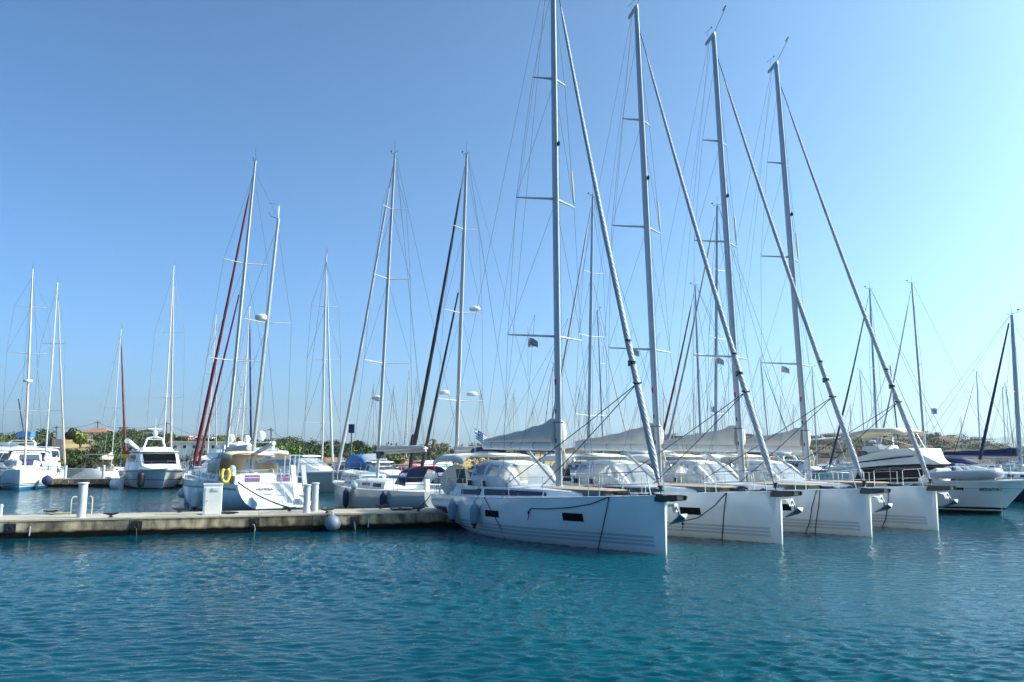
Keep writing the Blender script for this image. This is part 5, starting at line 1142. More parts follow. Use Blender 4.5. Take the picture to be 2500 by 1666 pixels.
# ---------------------------------------------------------------- far sailing boats, placed from their mast heads
FB = [
 # top, foot point, height, furl (top, low point, material, radius) or None, options, label
 ((141, 689), (111, 1123), 22.0, ((141, 700), (106, 1110), 'goldmast', .10), dict(canvas='beige', cover=None, mw=.16, spr=((.30, 1.6, .1), (.66, 1.3, .1))), 'white sloop with beige bimini behind the back pontoon, second mast from the left'),
 ((296, 803), (275, 1093), 18.0, ((296, 812), (268, 1095), 'red', .13), dict(canvas='brown', cover='canvaswhite', mw=.12, hm='hull_plain', spr=((.42, 1.2, .1),), hm_=.9), 'wooden ketch with brown cockpit awning at the back pontoon'),
 ((425, 648), (399, 1098), 22.0, ((422, 662), (377, 1077), 'goldmast', .10), dict(canvas='navy', cover=None, spr=((.34, 1.6, .1), (.66, 1.4, .1))), 'sloop hidden behind the bow-on motor yacht, tall white mast with furled tan sail'),
 ((528, 768), (508, 1090), 19.0, ((527, 775), (500, 1080), 'whitemast', .07), dict(canvas='navy', spr=((.34, 1.2, .1), (.6, 1.1, .1))), 'slim white mast and furled sail just left of the two dark red ones'),
 ((610, 748), (590, 1090), 19.0, ((610, 760), (592, 1000), 'navy', .12), dict(canvas='navy', mm='whitemast', mw=.12), 'boat with navy furled sail standing between the two ketch masts'),
 ((604, 850), (572, 1095), 17.0, ((604, 858), (566, 1095), 'whitemast', .06), dict(canvas='beige'), 'white mast with pale furled sail just left of the mizzen'),
 ((797, 621), (787, 1115), 20.5, ((800, 674), (838, 1110), 'sailgrey', .09), dict(canvas='canvaswhite', cover=None, mw=.14, spr=((.21, 1.5, .1), (.50, 1.45, .1), (.75, 1.2, .1))), 'tall slim mast with grey furled sail to its right, above the paired pedestals'),
 ((912, 943), (912, 1100), 17, None, dict(canvas='navy'), 'bare mast just left of the grey yacht mast, far off'),
 ((961, 947), (962, 1100), 16, None, dict(canvas='beige'), 'bare mast right of the grey yacht mast, above the red covers'),
 ((998, 910), (992, 1105), 17, ((997, 925), (978, 1100), 'wire', .04), dict(canvas='blue'), 'mast with dark thin furled sail, first of the pair left of the two black sails'),
 ((1016, 930), (1017, 1105), 17, None, dict(canvas='navy'), 'bare mast, second of the pair left of the two black sails'),
 ((1175, 953), (1177, 1095), 16, None, dict(canvas='navy', furl_=1), 'far mast directly behind the striped ensign'),
 ((1255, 960), (1253, 1090), 15, None, dict(canvas='navy'), 'far bare mast above the boom of the nearest striped yacht, left'),
 ((1301, 996), (1300, 1090), 14, None, dict(canvas='navy'), 'short far mast above the boom of the nearest striped yacht, right'),
 ((1350, 887), (1347, 1095), 17, ((1349, 895), (1325, 1070), 'navy', .05), dict(canvas='navy'), 'far mast just left of the nearest big mast with a navy furled sail'),
 ((1414, 949), (1414, 1090), 15, None, dict(canvas='beige'), 'far bare mast seen just right of the nearest big mast'),
 ((1431, 995), (1431, 1090), 14, ((1431, 1000), (1432, 1080), 'black', .06), dict(canvas='beige'), 'short dark mast at the left foot of the grey mast behind the furled sail'),
 ((1447, 478), (1437, 1100), 20.5, ((1440, 522), (1375, 870), 'sailgrey', .085), dict(canvas='canvaswhite', mm='alu', mw=.17, cover='covergrey', spr=((.20, 1.5, .2), (.48, 1.3, .2), (.71, .95, .2))), 'tall grey masted sloop framed between the nearest mast and its furled sail'),
 ((1459, 759), (1472, 1080), 17.5, ((1464, 775), (1521, 1046), 'sailgrey', .06), dict(canvas='navy', mm='alu', mw=.14, dome=(.15, 0)), 'sloop with radar on its mast right behind the furled sail of the nearest yacht'),
 ((1563, 954), (1566, 1080), 15, None, dict(canvas='beige'), 'far bare mast between the first furled sail and the second big mast'),
 ((1619, 962), (1621, 1080), 16, None, dict(canvas='navy'), 'far bare mast just right of the second big mast, left of the red sail foot'),
 ((1644, 1012), (1645, 1080), 14, None, dict(canvas='navy'), 'short far mast by the feet of the red and grey furled sails'),
 ((1697, 698), (1711, 1085), 18.0, ((1694, 717), (1621, 1071), 'red', .10), dict(canvas='navy', mm='alu', mw=.15, spr=((.12, 1.2, .1), (.62, 1.2, .1)), ), 'sloop with bright red furled headsail right of the second big mast'),
 ((1751, 503), (1747, 1085), 21.5, ((1743, 552), (1642, 1069), 'sailgrey', .095), dict(canvas='canvaswhite', mm='alu', mw=.18, cover='covergrey', spr=((.21, 1.6, .2), (.49, 1.5, .2), (.75, 1.0, .2))), 'tall sloop with long grey furled sail crossing behind the second yacht furled sail'),
 ((1684, 1017), (1684, 1080), 14, None, dict(canvas='beige'), 'shortest far mast just left of the red sail sloop mast'),
 ((1692, 950), (1694, 1080), 17, None, dict(canvas='navy'), 'thin far mast almost touching the red sail sloop mast'),
 ((1735, 979), (1738, 1080), 15, None, dict(canvas='blue'), 'far mast with small striped flag left of the tall grey mast'),
 ((1761, 994), (1766, 1080), 15, None, dict(canvas='navy'), 'far mast just right of the tall grey mast, the shorter of two'),
 ((1768, 973), (1771, 1080), 16, None, dict(canvas='navy'), 'far mast just right of the tall grey mast, the taller of two'),
 ((1839, 991), (1842, 1080), 15, None, dict(canvas='beige'), 'far mast between third big mast and the sloop with green furled sail'),
 ((1856, 874), (1876, 1080), 17.5, ((1868, 928), (1916, 1061), 'teal', .08), dict(canvas='navy', mm='alu', mw=.13, dome=(.2, 0), spr=((.22, 1.2, .1), (.6, 1.0, .1))), 'sloop with dark green furled sail between third and fourth big masts'),
 ((1906, 970), (1907, 1080), 16, None, dict(canvas='navy'), 'far bare mast under the pennant, between third and fourth big masts'),
 ((1937, 989), (1936, 1080), 15, None, dict(canvas='navy'), 'far bare mast nearest the left side of the fourth big mast'),
 ((1983, 897), (1993, 1090), 17, ((1986, 908), (2036, 1069), 'sailgrey', .05), dict(canvas='beige', mm='alu'), 'far sloop right of the fourth big mast with thin stay slanting right'),
 ((2056, 1013), (2056, 1080), 15, None, dict(canvas='navy'), 'short far mast by the foot of the third yacht furled sail'),
 ((2076, 990), (2078, 1080), 15, None, dict(canvas='navy'), 'far mast left of the navy furled sail beyond the motor yacht awning'),
 ((2099, 905), (2111, 1085), 17, ((2099, 930), (2080, 1060), 'wire', .03), dict(canvas='navy', mm='alu'), 'slim far mast left of the radar mast above the tan awning'),
 ((2123, 706), (2142, 1085), 18, ((2121, 768), (2067, 1064), 'navy', .09), dict(canvas='navy', mm='alu', mw=.14, dome=(.15, 0), spr=((.13, 1.2, .1), (.55, 1.1, .1))), 'sloop behind the tan awning with radar and navy furled sail leaning left'),
 ((2173, 894), (2195, 1090), 16, ((2182, 932), (2252, 1078), 'sailgrey', .06), dict(canvas='navy', mm='black', mw=.14), 'sloop with a dark mast above the right end of the tan awning'),
 ((2226, 692), (2258, 1090), 18.5, ((2222, 735), (2149, 1044), 'sailgrey', .085), dict(canvas='navy', mm='alu', mw=.15, cover='canvaswhite', spr=((.18, 1.2, .1), (.55, 1.1, .1))), 'tall sloop behind the big motor yacht, grey furled sail crossing the awning'),
 ((2346, 1019), (2348, 1090), 15, None, dict(canvas='navy'), 'short far mast above the brown hill right of the big motor yacht'),
 ((2384, 909), (2393, 1100), 17, ((2381, 932), (2351, 1078), 'black', .06), dict(canvas='navy', mm='alu', mw=.13), 'sloop before the hill end with thin dark stay sail leaning left'),
 ((2447, 945), (2455, 1100), 17, None, dict(canvas='blue', mm='alu'), 'slim mast against the distant blue mountain, left one of two'),
 ((2454, 935), (2476, 1100), 17.5, None, dict(canvas='navy', mm='alu', mw=.12), 'slim leaning mast against the distant blue mountain, right one of two'),
 ((2482, 1037), (2484, 1100), 14, None, dict(canvas='navy'), 'short far mast close left of the thick mast at the right edge'),
]
placed = []
def clash(a, b, c):
    for a2, b2 in placed:
        for u in (0, .5, 1):
            for v in (0, .5, 1):
                if (a.lerp(b, u) - a2.lerp(b2, v)).length < c: return True
    return False
for hr, hh_ in ((HR, HH), (GR, GH), (NR, NHu), (AG, AGH), (AR, AH)) + tuple((x[0], x[1]) for x in XB):
    a = Vector(hr.location); d = Vector((cos(hr.rotation_euler.z), sin(hr.rotation_euler.z), 0)); placed.append((a, a - d * hh_.L))
for k, (tp, ft, Ht, fu, op, lab) in enumerate(FB):
    op = dict(op); op.pop('furl_', None); random.seed(k)
    d0 = ray(*tp); te = d0.z / d0.y; fur = None; done = False; L_ = 11.5
    for tries in range(14):
        hgt = Ht * (1 + .045 * ((tries + 1) // 2) * (1 if tries % 2 else -1)); Y = (hgt - CAMZ) / te; T = atY(tp[0], tp[1], Y)
        u = (T.y); 
        fyp = 1120 + (CAMZ - 1.8) * F / Y; fx_ = lerp(tp[0], ft[0], (fyp - tp[1]) / (ft[1] - tp[1])); base = atY(fx_, fyp, Y)
        md = 4.8
        if fu:
            (ax, ay), (bx, by), fm, fr_ = fu; yb = 1120 + (CAMZ - 1.6) * F / Y; xb = lerp(ax, bx, (yb - ay) / (by - ay)); bb = atY(xb, yb, Y); dX = bb.x - base.x
            dX = max(-md * .96, min(md * .96, dX)); dy = sqrt(md * md - dX * dX) * (1 if dX < 0 else -1)
            dr = Vector((dX, dy, 0)).normalized()
        else:
            a_ = random.choice((119, 122, 302, 299)); dr = Vector((cos(radians(a_)), sin(radians(a_)), 0))
        bow = Vector((base.x, base.y, 0)) + dr * md; stn = bow - dr * L_
        if not clash(bow, stn, 3.6): break
    placed.append((bow, stn)); lod = 1 if Y < 75 else 2
    kw = dict(canvas=random.choice(('navy', 'navy', 'beige', 'canvaswhite')), cover=random.choice(('navy', 'canvaswhite', 'covergrey', 'blue')), mm='whitemast', mw=.12, wr=.009 + .00006 * Y); kw.update(op)
    if 'spr' not in kw and Y > 150: kw['spr'] = ((.42, 1.0, .1),)
    h0 = 1.15 + .42 + .45
    sailboat(lab, bow, atan2(dr.y, dr.x), L=(10 if k < 2 else L_), B=3.7, md=md, top=hgt, dxl=T.x - base.x, furl=fu[2] if fu else None, fr=fu[3] if fu else .05, lod=lod, bim=(k % 3 != 0), group='sailboats moored beyond the pontoon', bl=4.0, **kw)
# dark hulled boat at the right edge
Y = 52; T = atY(2470, 769, Y); Bp = atY(2492, 1150, Y); dr = Vector((.62, -.78, 0)).normalized(); bow = Vector((Bp.x, Y, 0)) + dr * 4.8
sailboat('dark hulled sloop with navy boom tent at the right edge, beyond the big motor yacht', bow, atan2(dr.y, dr.x), L=13, B=4.0, fb=(1.5, 1.35, 1.3), md=4.8, top=T.z, dxl=T.x - Bp.x, furl=None, hm='hull_navy', cover='navy', canvas='navy', mw=.19, mm='alu', lod=1, hm_=.6, bl=5.2, spr=((.5, 1.2, .1),), wr=.009)
sailboat('sloop whose navy furled sail slants left before the hill end, near the right edge', atZ(2395, 1163, 0) + Vector((0, 8, 0)), dirz(-.75, .66), L=11, md=4.8, top=18, dxl=0, furl='navy', canvas='navy', cover='navy', fr=.1, mm='alu', mw=.13) if 0 else None
# the furled navy sail of the right-edge sloop
q = MB(); a = atY(2463, 790, 52); b = atY(2392, 1122, 52); q.tube([a.lerp(b, i / 12) for i in range(13)], [.05 + .06 * i / 12 for i in range(13)], 8)
o = q.build('furled_headsail', 'navy'); rt = [x for x in bpy.data.objects if x.get('label', '').startswith('dark hulled sloop')][0]; o.parent = rt; o.matrix_parent_inverse = Matrix.Identity(4)
R_ = Matrix.Rotation(-rt.rotation_euler.z, 4, 'Z'); o.data.transform(R_ @ Matrix.Translation(-rt.location))
# extra unmasted clutter: small motor boats further back
for k, (px, Y, dx, lb) in enumerate([(925, 74, .5, 'white day boat with red cover far behind the grey yacht, left'), (955, 80, -.6, 'white day boat with red cover far behind the grey yacht, right'), (1000, 62, .8, 'white cabin boat with blue screen canopy behind the grey yacht stern'), (1545, 66, .6, 'white motor boat showing under the boom of the second striped yacht'), (1720, 72, .5, 'white motor boat showing under the boom of the third striped yacht'), (1930, 64, .7, 'motor boat with beige dome canopy left of the fourth big mast'), (2030, 90, .4, 'white motor yacht far off, under the furled sail of the third yacht'), (2300, 85, -.5, 'small white motor boat under the brown hill')]):
    p = atY(px, 1150, Y); r_, h_ = motor(lb, Vector((p.x, Y, 0)), dirz(dx, -.8), L=8.5 + (k % 3), B=3.2, fb=(1.4, 1.25, 1.15), x0=-2.4, fly=False, hh=.95, top='arch' if k in (3, 6) else None, domes=((0, .3, .1),) if k == 6 else (), cat='motor boat')
    if k in (0, 1): canopy(r_, 'boat_cover', [(-1.6, 1.1, 1.4, .1), (-2.4, 1.3, 1.4, .7), (-5.0, 1.35, 1.35, .95), (-6.2, 1.2, 1.3, .5)], 'redcanvas', n=10)
    if k == 2: canopy(r_, 'cockpit_canopy', [(-4.0, 1.2, 1.9, .6), (-4.6, 1.3, 1.9, 1.1), (-6.6, 1.3, 1.8, 1.15)], 'blue', 'pvc', lambda i, j: i == 0 and 1 < j < 8, n=10)
    if k == 5: canopy(r_, 'cockpit_canopy', [(-3.4, 1.2, 2.0, .3), (-4.6, 1.4, 2.0, 1.0), (-6.0, 1.4, 1.9, 1.1), (-7.6, 1.3, 1.8, .7)], 'tan', n=10)
# canopy of the sports cruiser right of the tender
rt = [x for x in bpy.data.objects if x.get('label', '').startswith('white sports cruiser with navy canopy')][0]
canopy(rt, 'navy_canopy', [(-3.6, 1.25, 2.25, .15), (-4.6, 1.5, 2.25, .55), (-6.6, 1.5, 2.2, .75), (-8.6, 1.4, 2.1, .6)], 'navy', n=10, pw=.5)

# ---------------------------------------------------------------- back pontoon, quay and the walker
a = Vector((-56.0, 77.0, 0)); b = Vector((-24.0, 78.5, 0))
pontoon('pontoon', a, b, 2.8, .74, 'distant concrete pontoon behind the lone pedestal with a person walking on it')
for px, h_, lb in ((160, 1.15, 'slim white pedestal beside the walking person on the back pontoon'), (253, 1.2, 'slim white pedestal on the back pontoon near the covered water scooter')):
    p = atY(px, 1168, 78.4); pedestal(Vector((p.x, 78.3, .74)), h_, .13, lb)
for px, lb in ((162, 'dark square pad in the back pontoon wall, left'), (229, 'dark square pad in the back pontoon wall, right')):
    p = atY(px, 1175, 77.3); tag(MB().box((0, 0, 0), (.5, .12, .32)).build('mooring_pad', 'brown', None, 0, loc=(p.x, 77.22, .48)), lb, 'mooring pad')
p = atY(222, 1160, 79); o = empty('water_scooter', (p.x, 79.0, .74), .05, 'grey tarpaulin covered water scooter on the back pontoon', 'water scooter')
MB().loft([[(x, y * w_, z_ * h_) for y, z_ in ((-1, 0), (-.85, .5), (-.4, 1), (.4, 1), (.85, .5), (1, 0))] for x, w_, h_ in ((-1.7, .3, .2), (-1.2, .5, .45), (-.3, .55, .95), (.4, .55, .85), (1.2, .5, .5), (1.7, .3, .15))]).build('cover', 'ribgrey', o, 50)
MB().loft([[(x, y * w_, -.0 + .1 * z_) for y, z_ in ((-1, 1), (-1, 0), (1, 0), (1, 1))] for x, w_ in ((-1.75, .3), (1.75, .3))]).build('trailer', 'black', o, 0)
p = atY(211, 1153, 80); tag(MB().lathe([(.25, -.15), (.55, 0), (.5, .22), (.2, .32), (.02, .3)], n=14).build('tarp_heap', 'black', None, 50, loc=(p.x, 80, 1.2)), 'heap of black tarpaulin beside the covered water scooter', 'tarpaulin')
tag(MB().box((0, 0, 0), (1.2, .6, .46)).build('dock_box', 'ribgrey', None, 0, loc=(p.x, 80, .97)), 'grey dock box under the black tarpaulin', 'box')
q = MB().box((0, 0, 0), (130, 3, 2.2)); tag(q.build('quay_wall', 'paving', None, 0, loc=(-75, 111, .2)), 'low pale stone quay wall under the shrubs at left', 'wall')
# walking person
def person(p, s=1.62, face=pi):
    o = empty('person', p, face, 'person with dark hair walking on the back pontoon in pale top and blue shorts', 'person')
    J = [('pelvis', (0, 0, .92), .13), ('waist', (0, 0, 1.08), .115), ('chest', (.02, 0, 1.3), .13), ('neck', (.03, 0, 1.47), .055), ('headb', (.05, 0, 1.53), .07), ('head', (.06, 0, 1.63), .095), ('top', (.05, 0, 1.73), .07),
         ('hl', (0, .09, .88), .09), ('kl', (.16, .09, .5), .06), ('al', (.10, .09, .1), .038), ('tl', (.24, .09, .04), .03), ('hr', (0, -.09, .88), .09), ('kr', (-.02, -.09, .5), .06), ('ar', (-.26, -.09, .13), .038), ('tr', (-.15, -.09, .04), .03),
         ('sl', (.02, .17, 1.4), .055), ('el', (-.06, .22, 1.13), .04), ('wl', (.05, .22, .9), .028), ('fl', (.09, .21, .82), .028), ('sr', (.02, -.17, 1.4), .055), ('er', (.04, -.22, 1.13), .04), ('wr', (.17, -.2, .93), .028), ('fr', (.22, -.2, .86), .028)]
    E = [(0, 1), (1, 2), (2, 3), (3, 4), (4, 5), (5, 6), (0, 7), (7, 8), (8, 9), (9, 10), (0, 11), (11, 12), (12, 13), (13, 14), (2, 15), (15, 16), (16, 17), (17, 18), (2, 19), (19, 20), (20, 21), (21, 22)]
    me = bpy.data.meshes.new('body'); me.from_pydata([j[1] for j in J], E, []); b = bpy.data.objects.new('body', me); COL.objects.link(b); b.parent = o
    sk = b.modifiers.new('skin', 'SKIN'); 
    for v, j in zip(me.skin_vertices[0].data, J): v.radius = (j[2], j[2])
    me.skin_vertices[0].data[0].use_root = True
    sb = b.modifiers.new('sub', 'SUBSURF'); sb.levels = sb.render_levels = 2
    dg = bpy.context.evaluated_depsgraph_get(); dg.update(); m2 = bpy.data.meshes.new_from_object(b.evaluated_get(dg)); b.modifiers.clear(); b.data = m2; m2.materials.clear(); m2.materials.append(M['skin']); m2.polygons.foreach_set('use_smooth', [True] * len(m2.polygons))
    MB().ball((.03, 0, 1.66), (.115, .105, .125), 12, 8).build('hair', 'hair', b)
    MB().loft([[(cx + rx * cos(a), ry * sin(a), z) for a in [k * pi / 7 for k in range(14)]] for cx, rx, ry, z in ((0, .15, .19, .93), (0, .13, .16, 1.08), (.02, .145, .19, 1.3), (.02, .11, .2, 1.42), (.03, .07, .08, 1.48))]).build('top', 'shirt', b)
    for s_, kx in ((1, .1), (-1, -.01)): MB().loft([[(cx + rx * cos(a), s_ * .09 + rx * sin(a), z) for a in [k * pi / 6 for k in range(12)]] for cx, rx, z in ((0, .125, .97), (0, .12, .86), (kx, .1, .62))]).build('shorts', 'shorts', b)
    for s_, kx in ((1, .0), (-1, .03)): MB().tube([(.02, s_ * .17, 1.42), (-.02 + kx, s_ * .205, 1.24)], [.07, .06], 8).build('sleeve', 'shirt', b)
    o.scale = (s / 1.74,) * 3; return o
p = atY(141, 1166, 78.6); person(Vector((p.x, 78.6, .74)), 1.66, 0.05)

# ---------------------------------------------------------------- hillside buildings, poles, trees
def ridge_y(R, p):
    for a, b in zip(R, R[1:]):
        if a[0] <= p <= b[0]: return lerp(a[1], b[1], smooth((p - a[0]) / (b[0] - a[0])))
    return R[-1][1]
def hillL(px, s):
    Y = lerp(112, 190, s); top = max(1.05, atY(px, ridge_y(RIDGE_L, px), 190).z); z = lerp(1.0, top, s ** .8); X = ray(px, 1120).x * Y / ray(px, 1120).y
    return Vector((X, Y, z))
def hillR(px, s):
    Y = lerp(280, 520, s); top = max(1.05, atY(px, ridge_y(RIDGE_R, px), 520).z); z = lerp(1.0, top, s ** .8); X = ray(px, 1120).x * Y / ray(px, 1120).y
    return Vector((X, Y, z))
mat('roof', (.30, .15, .09), .9, noise=.2, nscale=1); mat('roofdark', (.12, .10, .09), .9, noise=.2); mat('plaster', (.60, .50, .38), .9, noise=.1, nscale=.6); mat('plasterwhite', (.70, .68, .62), .9, noise=.06); mat('pinkwall', (.48, .28, .22), .9, noise=.1); mat('shed', (.30, .33, .36), .6, noise=.08)
mat('darkgap', (.03, .03, .03), .6)
def building(px, Y, pyt, wpx, hpx, roof, wall, lab, depth=6, pitch=1.0, nwin=3, rz=.1, name='house', cat='house'):
    a = atY(px, pyt + hpx, Y); m_ = Y / F; W = wpx * m_; Hh = hpx * m_; o = empty(name, (a.x, Y, a.z - .8), rz, lab, cat)
    MB().box((0, 0, Hh / 2 + .1), (W, depth, Hh + 1.4)).build('wall', wall, o, 0)
    z = Hh + .8
    q = MB(); e = .4
    if pitch > 0: q.add([(-W / 2 - e, -depth / 2 - e, z), (W / 2 + e, -depth / 2 - e, z), (W / 2 + e, depth / 2 + e, z), (-W / 2 - e, depth / 2 + e, z), (-W / 2 + W * .12, 0, z + pitch), (W / 2 - W * .12, 0, z + pitch)], [(3, 2, 1, 0), (0, 1, 5, 4), (1, 2, 5), (2, 3, 4, 5), (3, 0, 4)])
    else: q.box((0, 0, z + .1), (W + .5, depth + .5, .25))
    q.build('roof', roof, o, 0)
    for k in range(nwin):
        x = lerp(-W / 2, W / 2, (k + .5) / nwin); w_ = W / nwin * .3; MB().box((x, -depth / 2 - .0, Hh * .5 + .75), (w_, .12, Hh * .38)).build('window', 'darkgap', o, 0)
    return o
building(240, 186, 1057, 48, 10, 'roof', 'plaster', 'low hilltop house with orange roof right of the lime tree')
building(318, 180, 1062, 40, 12, 'roof', 'plaster', 'tan house on the hill with brown roof, left of the radar mast')
building(350, 175, 1066, 44, 14, 'roofdark', 'plaster', 'house with dark roof on the hill right behind the radar mast')
building(458, 178, 1068, 22, 14, 'pinkwall', 'pinkwall', 'small flat pink house on the hill skyline', pitch=0, nwin=2)
building(505, 176, 1072, 36, 12, 'plasterwhite', 'plasterwhite', 'white flat roofed house on the skyline behind the furled red sails', pitch=0)
building(515, 120, 1083, 150, 17, 'plaster', 'plasterwhite', 'long low building with flat overhanging cream roof behind the flybridge yachts', pitch=0, nwin=7, depth=8, name='harbour_building', cat='building')
building(50, 118, 1084, 62, 24, 'shed', 'shed', 'plain grey metal shed at the left behind the bow-on sloop', pitch=.2, nwin=0, name='shed', cat='shed')
building(812, 122, 1131, 70, 14, 'roof', 'brown', 'red brown roofed waterside hut left of the lamp post', pitch=.8, nwin=3, name='hut', cat='hut')
building(868, 168, 1098, 30, 8, 'plasterwhite', 'plasterwhite', 'small pale house among trees right of the lamp post', pitch=.6)
building(940, 175, 1098, 42, 7, 'roof', 'plasterwhite', 'white house on the low hill right of the grey yacht mast', pitch=.8)
building(1025, 172, 1098, 36, 10, 'roofdark', 'plaster', 'tan house on the low hill between the two black sails', pitch=.7)
tag(MB().plate([(0, 0, -1), (.3, 0, 1.0), (2.6, 0, 1.9), (2.8, 0, -1)], (0, 3, 0)).build('covered_boat', 'darkgap', None, 0, loc=tuple(atY(78, 1106, 113))), 'black tarpaulin covered boat beside the grey shed', 'boat')
poles = [(50, 1052, 1085), (137, 1040, 1074), (238, 1028, 1060), (303, 1040, 1062), (406, 1030, 1070), (500, 1062, 1085), (661, 1045, 1095), (707, 1064, 1098)]
pt_ = []
for k, (px, y0, y1) in enumerate(poles):
    Y = 186 - (k > 5) * 30; a = atY(px, y1 + 8, Y); b = atY(px + (1 if k else 0), y0, Y); o = empty('utility_pole', a, 0, ['dark pole rising left of the bow-on sloop mast', 'dark leaning pole left of the olive tree', 'dark pole on top of the orange roofed house', 'thin pole above the brown roofed houses', 'pole behind the tall mast of the bow-on motor yacht', 'short thin pole by the flat roofed white house', 'dark pole right of the mizzen mast', 'dark pole left of the slim mast with grey sail'][k], 'utility pole', 'utility poles on the hill')
    MB().tube([(0, 0, 0), b - a], .13, 6).build('pole', 'polewood', o); MB().box((b - a) - Vector((0, 0, .4)), (1.3, .12, .12)).build('crossarm', 'polewood', o, 0); pt_.append(b - Vector((0, 0, .2)))
q = MB(); 
for a, b in zip([pt_[0] + Vector((-30, 0, -1))] + pt_, pt_): 
    if (a - b).length > .1: q.tube(arc(a, b, .7, 8), .035, 4)
tag(q.build('overhead_wire', 'wire'), 'overhead wire strung between the poles along the hill', 'wire')
# lamp post
a = atY(856, 1150, 66); o = empty('lamp_post', Vector((a.x, 66, .6)), 0, 'dark lamp post with round globe pair and floodlight on top, right of the slim mast', 'lamp post'); ht = atY(856, 1050, 66).z - .6
MB().tube([(0, 0, -1), (0, 0, ht * .28), (0, 0, ht)], [.09, .08, .05], 8).build('post', 'wire', o); MB().ball((-.28, 0, ht * .28), .24, 12, 8).build('globe', 'dome', o); MB().ball((.28, 0, ht * .28), .24, 12, 8).build('globe', 'dome', o); MB().box((0, -.05, ht + .1), (.45, .3, .7)).build('floodlight', 'navy', o, 0)
# foliage
def leaves(q, c, rad, n, size, seed=None, flat=.0):
    R = random.Random(seed); lobes = [(Vector((R.uniform(-.55, .55) * rad[0], R.uniform(-.55, .55) * rad[1], R.uniform(-.35, .6) * rad[2])), R.uniform(.35, .62)) for _ in range(8)]
    for _ in range(n):
        lc, lr = R.choice(lobes); d = Vector((R.gauss(0, 1), R.gauss(0, 1), R.gauss(0, 1))).normalized() * (R.random() ** .4) * lr
        p = Vector(c) + lc + Vector((d.x * rad[0], d.y * rad[1], d.z * rad[2])); s = size * R.uniform(.6, 1.4)
        a = Vector((R.gauss(0, 1), R.gauss(0, 1), R.gauss(0, 1))).normalized(); b = a.cross(Vector((R.gauss(0, 1), R.gauss(0, 1), R.gauss(0, 1)))).normalized()
        q.add([p - a * s, p + b * s * .5, p + a * s, p - b * s * .5], [(0, 1, 2, 3)])
def tree(px, py, Y, rpx, rpy, m, lab, n=1500, size=.3, name='tree', trunk=True, cat='tree', group='trees on the left hill'):
    k = Y / F; c = atY(px, py, Y); rad = (rpx * k, rpx * k * .9, rpy * k); base = Vector((c.x, c.y, c.z - rad[2] - (1.6 if trunk else .5)))
    o = empty(name, base, 0, lab, cat, group); q = MB(); leaves(q, c - base, rad, n, size, px * 7 + py); q.build('crown', m, o, 0)
    q = MB(); q.tube([(0, 0, -1), (.05, 0, .8), (.1, 0, (c.z - base.z) * .6), (.0, 0, (c.z - base.z))], [.3, .22, .16, .06], 8)
    for i in range(5):
        a = i * 1.3; q.tube([(.05, 0, (c.z - base.z) * (.35 + .06 * i)), (cos(a) * rad[0] * .5, sin(a) * rad[1] * .5, (c.z - base.z) + rad[2] * .3)], [.1, .03], 6)
    q.build('trunk', 'bark', o); return o
tree(173, 1060, 184, 22, 16, 'leafolive', 'grey green olive tree standing on the dry grass crest', 4200, .32)
tree(196, 1073, 150, 18, 17, 'leaflime', 'bright lime green tree below the olive tree', 3000, .26)
tree(245, 1072, 168, 20, 9, 'leafdark', 'dark round tree below the orange roofed house', 2200, .3)
tree(262, 1058, 185, 14, 7, 'leafolive', 'small olive green tree on the skyline left of the red furled sail', 1200, .3)
tree(360, 1056, 186, 12, 5, 'leafdark', 'flat dark tree on the skyline behind the radar mast', 1000, .3)
tree(413, 1072, 160, 20, 15, 'leaf', 'rounded green tree behind the bow-on motor yacht mast', 3600, .28)
tree(436, 1076, 170, 16, 9, 'leafdark', 'dark tree just right of the rounded green tree', 1800, .28)
tree(545, 1076, 150, 17, 12, 'leaflime', 'bright green tree behind the furled red sails', 2400, .28)
tree(603, 1080, 150, 16, 14, 'leaflime', 'bright green tree between the ketch masts', 2400, .28)
tree(708, 1102, 122, 30, 16, 'leafpine', 'broad bright green pine right of the mizzen mast', 5200, .22)
tree(865, 1090, 140, 22, 12, 'leaf', 'spreading green pine right behind the lamp post', 3000, .26)
for (x, y, n_, lb) in ((893, 1106, 24, 'feathery palm tree left of the grey yacht mast'), (1057, 1080, 18, 'small palm on the skyline between the black sails')):
    Y = 150; k = Y / F; c = atY(x, y - 5, Y); o = empty('palm_tree', c - Vector((0, 0, 4)), 0, lb, 'palm tree', 'palm trees'); q = MB(); R = random.Random(x); rr = 26 * k if x < 1000 else 12 * k
    for i in range(n_ * 2):
        a = R.uniform(0, 2 * pi); e0 = R.uniform(-.2, 1.3); pts = [Vector((0, 0, 4)) + Vector((cos(a) * cos(e0) * rr * t, sin(a) * cos(e0) * rr * t, sin(e0) * rr * .8 * t - rr * .55 * t * t)) for t in (0, .25, .5, .75, 1)]
        for p0, p1 in zip(pts, pts[1:]):
            sd_ = Vector((-sin(a), cos(a), -.5)) * rr * .13; q.add([p0, p1, p1 + sd_ * .7, p0 + sd_], [(0, 1, 2, 3)]); sd2 = Vector((sin(a), -cos(a), -.5)) * rr * .13; q.add([p0, p1, p1 + sd2 * .7, p0 + sd2], [(0, 1, 2, 3)])
    q.build('crown', 'leafolive', o, 0); MB().tube([(0, 0, -2), (.1, 0, 4)], [.25, .2], 8).build('trunk', 'bark', o)
c = atY(1007, 1095, 165); o = empty('norfolk_pine', c, 0, 'layered norfolk pine on the skyline left of the thicker black sail', 'tree'); q = MB(); Hn = 34 * 165 / F
